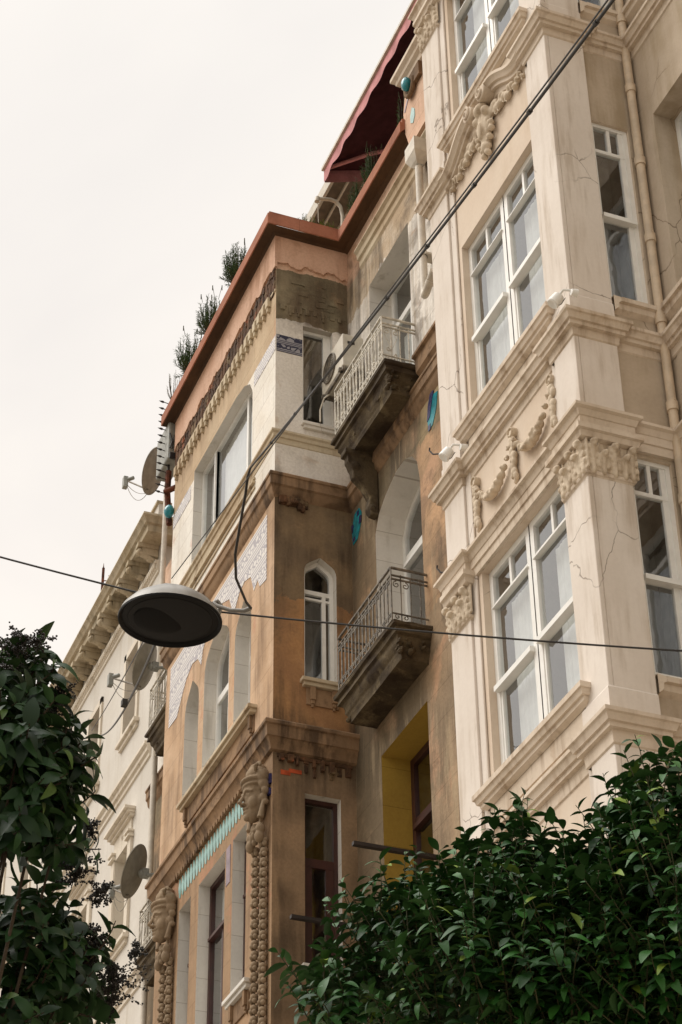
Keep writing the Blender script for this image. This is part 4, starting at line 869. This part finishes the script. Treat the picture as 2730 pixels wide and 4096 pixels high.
b = B(); b.tube([(-25.3, 7.35, 22.6), (-25.3, 7.35, 22.70), (-25.3, 7.35, 22.72), (-25.3, 7.35, 22.75), (-25.3, 7.35, 22.82)], [.008, .007, .018, .016, .001], 6); mk('spike', b, 'iron_dark', t)
def dish(c, lnb, lab, r=.40, cable=True):
    t = thing('satellite_dish', lab, 'satellite dish', c, 'satellite dishes on the facade')
    n_ = Vector((-.47, -.80, .37)).normalized(); c = Vector(c)
    b = B(); prof = [(r*k/10, .16*(k/10)**2*r*1.2) for k in range(1, 11)]; prof = [(0.001, 0)]+prof+[(r+.008, .16*r*1.2), (r+.006, .16*r*1.2-.012)]+[(r*k/10, .16*(k/10)**2*r*1.2-.010) for k in range(10, 0, -1)]
    b.lathe(c, n_, prof, 40); mk('reflector', b, 'dish', t, smooth=50)
    b = B(); k = c-n_*.05; b.ell(k, (.05, .05, .07)); b.tube([c-n_*.01, c-n_*.14], .04, 8); b.tube([c-n_*.14, c+Vector((.35, .45, -.10))], .028, 8); b.box(k.x-.02, k.x+.06, k.y, k.y+.1, k.z-.07, k.z+.07); mk('mount', b, 'ac_grey', t)
    L = Vector(lnb); bot = c+(Vector((0, 0, -1))-n_*Vector((0, 0, -1)).dot(n_)).normalized()*r*.95
    b = B(); b.tube([bot-n_*.03, L], .014, 8); mk('feed_arm', b, 'wire_white', t)
    b = B(); b.box(L.x-.05, L.x+.05, L.y-.05, L.y+.03, L.z-.16, L.z+.06); b.tube([L, L+Vector((.12, .1, 0))], .035, 8); mk('feed_horn', b, 'ac_grey', t, bevel=.01)
    if cable:
        b = B()
        for s_ in (.25, .1): b.tube([L+(bot-L)*q+Vector((0, 0, -s_*4*q*(1-q)-.05)) for q in [k/12 for k in range(13)]], .005, 4)
        mk('cable', b, 'wire_white', t)
dish((-27.0, 7.66, 22.57), (-27.6, 7.3, 22.72), 'grey satellite dish against the sky beside the grey metal box')
dish((-27.2, 7.73, 18.97), (-27.8, 7.3, 19.01), 'grey satellite dish behind the hanging lamp in front of a white railing')
dish((-27.2, 7.72, 15.45), (-27.8, 7.51, 15.43), 'beige satellite dish below the left carved head\'s cornice, lowest of the dishes')
# hooks left of the cream pilaster
for (x, z, lab) in ((-15.75, 14.9, 'small black wire loop left of the cream cornice'), (-15.7, 13.4, 'dark iron hook left of the cream entablature')):
    b = B(); b.tube([(x+.2, 7.5, z-.08), (x+.05, 7.44, z-.09), (x-.03, 7.4, z-.05), (x-.07, 7.38, z+.02), (x-.06, 7.38, z+.05)], .009, 6); tag(mk('wall_hook', b, 'iron_dark'), lab, 'hook', 'iron hooks beside the cream pilaster')

# ================================================================== suspended street lamp
LC = Vector((-13.29, 3.93, 10.55)); Lax = Vector((.05, .03, 1)).normalized()
lp = thing('street_lamp', 'round grey street lamp with dark underside hanging from wires', 'street lamp', tuple(LC))
b = B(); b.lathe(LC, Lax, [(.0, .225), (.06, .223), (.14, .209), (.24, .168), (.33, .10), (.385, .034), (.398, .0), (.404, -.012), (.398, -.02), (.385, -.012)], 56); mk('shade', b, 'lamp_shell', lp, smooth=40)
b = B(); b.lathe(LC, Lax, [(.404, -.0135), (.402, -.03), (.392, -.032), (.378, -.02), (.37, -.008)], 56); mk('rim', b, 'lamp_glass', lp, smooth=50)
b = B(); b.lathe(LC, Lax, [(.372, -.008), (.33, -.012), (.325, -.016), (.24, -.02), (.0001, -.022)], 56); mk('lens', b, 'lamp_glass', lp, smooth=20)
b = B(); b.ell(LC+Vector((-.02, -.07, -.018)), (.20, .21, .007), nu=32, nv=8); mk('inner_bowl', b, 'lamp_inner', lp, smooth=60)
b = B(); T0 = LC+Lax*.215
b.tube([T0+Vector((0, -.16, -.03)), T0+Vector((0, -.13, .04)), T0+Vector((0, -.06, .08)), T0+Vector((0, .02, .09)), T0+Vector((0, .10, .06)), T0+Vector((0, .19, -.02))], .013, 8)
b.tube([T0+Vector((0, -.07, -.02)), T0+Vector((0, -.07, .06))], .016, 8); b.tube([T0+Vector((0, .05, -.02)), T0+Vector((0, .05, .05))], .02, 8); b.box(T0.x-.03, T0.x+.03, T0.y-.1, T0.y-.04, T0.z-.02, T0.z+.02); mk('hanger', b, 'lamp_shell', lp, smooth=50)
E0 = LC+Vector((.10, .34, .14)); b = B()
b.tube([LC+Vector((.10, .36, .06)), LC+Vector((.12, .37, .13)), LC+Vector((.12, .34, .165)), LC+Vector((.12, .31, .14)), LC+Vector((.14, .33, .105)), LC+Vector((.22, .42, .035)), LC+Vector((.30, .50, .0)), LC+Vector((.34, .54, .01))], .017, 10)
mk('cable_arm', b, 'lamp_shell', lp, smooth=50)
# cables
KK = 21; A = Vector((-4.41, 2.86, 7.63)); Lt = Vector((-13.16, 3.89, 10.83))
def line(a, c, sag=0, n=20): a, c = Vector(a), Vector(c); return [a+(c-a)*(k/n)+Vector((0, 0, -sag*4*(k/n)*(1-k/n))) for k in range(n+1)]
ext = A+(A-Lt)*.35
b = B(); Bp = Vector((-11.79, 4.05, 10.98)); main = line(ext, Bp, .10, 40); arm_end = LC+Vector((.34, .54, .01))
drop = [Vector((-11.95, 4.07, 10.86)), Vector((-12.10, 4.08, 10.66)), Vector((-12.25, 4.1, 10.52)), Vector((-12.52, 4.2, 10.50)), Vector((-12.80, 4.38, 10.50))]
b.tube(main+[Vector((-11.88, 4.06, 10.96))]+drop+[arm_end], [.0075]*len(main)+[.0105]*(len(drop)+2), 8)
for k in range(4, 40, 3): p = main[k]; q = main[k+1]; b.tube([p, p+(q-p).normalized()*.03], .0115, 6)
tag(mk('power_cable', b, 'cable', smooth=60), 'thick black cable running down from the upper right and looping into the street lamp', 'cable')
b = B(); b.tube([p+Vector((0, -.012, .012)) for p in main[:KK]]+line(main[KK]+Vector((0, -.012, .012)), Lt, .0, 10), .004, 6); tag(mk('suspension_wire', b, 'cable'), 'thin wire beside the thick cable, ending at the lamp top', 'wire')
b = B(); b.tube(line((-17.4, -4.5, 15.0), (-13.29, 3.80, 10.72), .25, 24), .008, 6); b.tube(line((-13.25, 4.2, 10.66), (-11.2, 8.4, 9.93), .04, 16), .008, 6); tag(mk('span_wire', b, 'cable'), 'dark wire spanning the street from the left sky through the lamp to the cream building', 'wire')
b = B(); b.tube(line((-13.3, 3.95, 10.75), (-30.0, 7.75, 19.24), .30, 24), .012, 6); b.tube(line((-13.3, 3.9, 10.75), (-30.0, 7.60, 19.30), .05, 24), .006, 6)
b.box(-20.22, -20.15, 5.44, 5.50, 13.9, 13.98)
tag(mk('feeder_cable', b, 'cable'), 'pair of dark cables leaving the lamp downward to the left behind the tree', 'cable')

# ================================================================== plants
import numpy as np
def leaf_tmpl(L, W, droop, fold, nx=5):
    v = []; 
    for i in range(nx+1):
        t = i/nx; w_ = W*math.sin(math.pi*min(1, t*.93+.04))**.8*(1-.25*t); x = L*t*(1-.12*droop*t); z = -droop*L*.45*t*t+.04*L*math.sin(math.pi*t)
        v += [(x, -w_/2, z+fold*w_), (x, 0, z), (x, w_/2, z+fold*w_)]
    f = []
    for i in range(nx): f += [(3*i, 3*i+3, 3*i+4, 3*i+1), (3*i+1, 3*i+4, 3*i+5, 3*i+2)]
    return np.array(v), f
def leaf_mesh(name, tmpls, inst, mat, parent):
    V = []; F = []; A_ = []; off = 0
    for (k, M, p, s, a) in inst:
        tv, tf = tmpls[k]; V.append((tv*s)@M.T+p); F += [tuple(i+off for i in f) for f in tf]; A_ += [a]*len(tv); off += len(tv)
    V = np.concatenate(V); me = bpy.data.meshes.new(name); me.from_pydata(V.tolist(), [], F)
    at = me.attributes.new('rnd', 'FLOAT', 'POINT'); at.data.foreach_set('value', A_)
    me.polygons.foreach_set('use_smooth', [True]*len(me.polygons)); me.materials.append(MT[mat]); me.update()
    o = bpy.data.objects.new(name, me); COL.objects.link(o)
    if parent is not None: o.parent = parent; o.matrix_parent_inverse = Matrix.Translation(-parent.location)
    return o
def basis(d, upv):
    x = Vector(d).normalized(); y = Vector(upv).cross(x)
    if y.length < 1e-3: y = Vector((1, 0, 0)).cross(x)
    y.normalize(); z = x.cross(y); return np.array([[x.x, y.x, z.x], [x.y, y.y, z.y], [x.z, y.z, z.z]])
def crown(spheres, ntw, rnd, L=.10, upb=.9, lenr=(.22, .5), leaves=13, tmax=None):
    inst = []; tw = []; tot = sum(s[3]**2 for s in spheres)
    for (x, y, z, r) in spheres:
        for _ in range(max(3, int(ntw*r*r/tot))):
            d = Vector((rnd.gauss(0, 1), rnd.gauss(0, 1), rnd.gauss(0, 1))).normalized(); rr = r*rnd.uniform(.25, 1)**.5
            p = Vector((x, y, z))+d*rr*.85; g = (d*.55+Vector((0, 0, upb))+Vector((rnd.gauss(0, .3), rnd.gauss(0, .3), 0))).normalized()
            ln = rnd.uniform(*lenr)*min(1, .45+r*1.4); pts = [p]; q = p.copy(); gg = g.copy(); ns = 5
            for k in range(ns): gg = (gg+Vector((rnd.gauss(0, .10), rnd.gauss(0, .10), .04))).normalized(); q = q+gg*ln/ns; pts.append(q.copy())
            tw.append(pts); ph = rnd.uniform(0, 6.28)
            for k in range(leaves):
                t = .12+.88*(k+rnd.random()*.4)/leaves; f = min(t, .999)*ns; i = int(f); pp = pts[i].lerp(pts[i+1], f-i); ax = (pts[i+1]-pts[i]).normalized()
                ph += 2.4; a = ax.orthogonal().normalized(); b_ = ax.cross(a); out = a*math.cos(ph)+b_*math.sin(ph)
                el = .55*t**2+rnd.uniform(-.15, .3); ld_ = (out*math.cos(el)+ax*math.sin(el)).normalized(); ld_.z -= .18*(1-t)
                s = L*(rnd.uniform(.72, 1.18) if rnd.random() < .75 else rnd.uniform(.4, .7))*(1 if t < .88 else .8)
                inst.append((rnd.randrange(4), basis(ld_, ax+Vector((rnd.gauss(0, .35), rnd.gauss(0, .35), .4))), np.array(pp), s, rnd.random()))
    return inst, tw
TM = [leaf_tmpl(1, .50, .5, .10), leaf_tmpl(1, .46, .9, .14), leaf_tmpl(1, .54, .3, .08), leaf_tmpl(1, .44, 1.2, .16)]
rnd = random.Random(11)
RS = [(x, y, z-.07, r) for x, y, z, r in [(-7.79, 3.94, 5.59, .37), (-7.35, 4.29, 5.44, .42), (-8.03, 3.57, 5.47, .31), (-7.37, 4.04, 5.09, .48), (-7.05, 4.38, 5.8, .27), (-8.05, 3.23, 5.23, .17), (-8.04, 3.87, 5.76, .2), (-7.03, 4.37, 5.14, .55), (-7.68, 4.16, 5.66, .2), (-7.58, 3.64, 5.07, .37)]]
tr = thing('tree', 'dense dark green broadleaf tree top filling the lower right corner', 'tree', (-7.5, 3.95, 0))
inst, tw = crown(RS, 1150, rnd, L=.10, leaves=15); leaf_mesh('crown', TM, inst, 'leaf', tr)
b = B()
for p in tw: b.tube(p, [.004, .0035, .003, .0025, .002, .0015], 4, cap=False)
mk('twigs', b, 'twig', tr)
b = B(); b.tube([(-7.5, 3.95, .1), (-7.52, 3.97, 2), (-7.48, 3.95, 3.6), (-7.5, 3.98, 4.6), (-7.5, 4.0, 5.2)], [.11, .09, .08, .05, .02], 12)
for s in RS: b.tube([(-7.5, 3.95, 3.6), ((s[0]-7.5)/2, (s[1]+3.95)/2, 4.4), s[:3]], [.04, .025, .008], 7)
mk('trunk', b, 'bark', tr, smooth=60)
LS = [(-7.26, 1.49, 5.97, .16), (-7.35, 1.69, 5.74, .15), (-7.36, 1.57, 5.55, .23), (-7.52, 1.8, 5.58, .11), (-7.17, 1.53, 5.7, .17), (-7.66, 1.73, 5.1, .16), (-7.78, 1.92, 5.23, .09), (-7.79, 1.92, 4.98, .2), (-7.68, 1.66, 4.84, .19), (-7.28, 1.61, 6.09, .07)]
tl = thing('tree', 'dark tree with large glossy leaves and berry clusters at the lower left edge', 'tree', (-7.5, 1.6, 0))
inst, tw = crown(LS, 250, rnd, L=.12, upb=.3, lenr=(.15, .3), leaves=9); leaf_mesh('crown', TM, inst, 'leaf_dark', tl)
b = B()
for p in tw: b.tube(p, [.005, .0045, .004, .003, .003, .002], 5, cap=False)
mk('twigs', b, 'bark', tl)
b = B(); b.tube([(-7.9, 1.35, .1), (-7.9, 1.35, 2.2), (-7.8, 1.4, 3.6), (-7.6, 1.45, 4.5), (-7.35, 1.5, 5.6)], [.10, .08, .05, .018, .006], 12)
for s in LS: b.tube([(-7.8, 1.4, 3.6), ((s[0]*2-7.8)/3, (s[1]*2+1.4)/3-.05, 4.4), s[:3]], [.02, .010, .004], 7)
mk('trunk', b, 'bark', tl, smooth=60)
BS = [(-7.16, 1.49, 6.12, .11), (-7.29, 1.71, 6.03, .07), (-7.58, 1.95, 5.63, .06), (-7.67, 1.92, 5.47, .09), (-7.67, 2.04, 5.4, .07), (-7.75, 2.05, 5.22, .1), (-7.81, 2.23, 5.24, .05), (-7.8, 2.15, 5.07, .11), (-7.71, 1.99, 5.1, .09), (-7.26, 1.66, 5.9, .07), (-7.11, 1.58, 6.17, .04)]
for (x, y, z, r) in BS:
    b = B(); c = Vector((x, y, z)); root = c+Vector((0, -.02, -r*.9)); nb_ = max(8, int(30*(r/.09)**1.6))
    top = c+Vector((rnd.gauss(0, .2)*r, rnd.gauss(0, .2)*r, r*.7)); b.tube([root, root.lerp(top, .5)+Vector((0, .004, 0)), top], [.003, .002, .001], 4, cap=False)
    for k in range(nb_):
        st = root.lerp(top, rnd.uniform(.05, .95)); d = Vector((rnd.gauss(0, .5), rnd.gauss(0, .5), rnd.uniform(-.45, .5)))*r*1.15; en = st+d; md_ = st+d*.5+Vector((0, 0, .006)); b.tube([st, md_, en], [.0016, .0012, .0009], 3, cap=False)
        for j in range(22):
            q = rnd.uniform(.2, 1.0); p = (st.lerp(md_, q*2) if q < .5 else md_.lerp(en, q*2-1))+Vector((rnd.gauss(0, .006), rnd.gauss(0, .006), rnd.gauss(0, .006))); b.ell(p, rnd.uniform(.0028, .0052), nu=5, nv=4)
    mk('berry_cluster', b, 'berry', tl)
# planter shrubs on the parapet
NT = [leaf_tmpl(1, .16, .2, .1, 2), leaf_tmpl(1, .12, .5, .1, 2), leaf_tmpl(1, .2, .1, .1, 2), leaf_tmpl(1, .14, .3, .1, 2)]
def shrub(c, w_, h, n, mat, lab, L=.062, spikes=4, cat='shrub', group='shrubs on the roof parapet'):
    t = thing('shrub', lab, cat, c, group); c = Vector(c); inst = []; b = B()
    for k in range(n):
        a = rnd.uniform(0, 6.28); q = rnd.random()**.6; tip = c+Vector((math.cos(a)*w_*q, math.sin(a)*w_*q, h*(rnd.uniform(.35, 1)-.35*q*q))); base = c+Vector((math.cos(a)*w_*.2*q, math.sin(a)*w_*.2*q, 0))
        mid = base.lerp(tip, .55)+Vector((math.cos(a)*w_*.15, math.sin(a)*w_*.15, 0)); b.tube([base, mid, tip], [.006, .004, .002], 4, cap=False)
        for j in range(26):
            s = .25+.75*j/26; p = (base.lerp(mid, s/.55) if s < .55 else mid.lerp(tip, (s-.55)/.45)); d = (tip-base).normalized()+Vector((rnd.gauss(0, .6), rnd.gauss(0, .6), rnd.gauss(0, .4)))
            inst.append((rnd.randrange(4), basis(d, (0, 0, 1)), np.array(p), L*rnd.uniform(.7, 1.2), rnd.random()))
    for k in range(spikes):
        a = rnd.uniform(0, 6.28); p = c+Vector((math.cos(a)*w_*.6, math.sin(a)*w_*.6, h*.8)); q = p+Vector((rnd.uniform(-.05, .05), rnd.uniform(-.05, .05), rnd.uniform(.14, .26))); b.tube([p, q], .004, 4)
        for j in range(5): b.ell(q-Vector((0, 0, .02*j)), (.009, .009, .012), nu=5, nv=4)
    leaf_mesh('foliage', NT, inst, mat, t); mk('stem', b, 'twig', t)
shrub((-22.02, 7.30, 22.40), .22, .80, 110, 'shrub', 'dark green bush behind the red coping, nearest the bay corner', spikes=2)
shrub((-23.22, 7.30, 22.40), .21, .80, 90, 'shrub', 'green rosemary bush with thin flower spikes, second along the coping', spikes=5)
shrub((-24.2, 7.30, 22.40), .25, .78, 100, 'shrub', 'bushy rosemary with flower spikes, third along the coping', spikes=5)
shrub((-24.95, 7.28, 22.40), .13, .72, 14, 'shrub_dry', 'dry pinkish twiggy plant at the left end of the coping', L=.03, spikes=0)
shrub((-19.55, 8.45, 22.35), .17, .98, 60, 'shrub', 'pale green bush under the red awning', spikes=2)
shrub((-20.12, 8.42, 22.35), .13, .85, 50, 'shrub', 'dark green plant beside the bent pipe', spikes=0)
shrub((-18.5, 8.45, 22.35), .12, .85, 16, 'shrub', 'sparse small plant beside the parapet gable', spikes=4)
for i, lab in enumerate(('first yellow green tuft from the coping corner', 'second yellow green tuft from the coping corner', 'third yellow green tuft from the coping corner', 'yellow green tuft nearest the bent pipe')): shrub((-20.56, 7.80+.14*i, 22.38), .09, .27, 22, 'shrub_yellow', lab, L=.035, spikes=0, cat='plant', group='yellow green plants on the coping')
print('objects', len(bpy.data.objects))
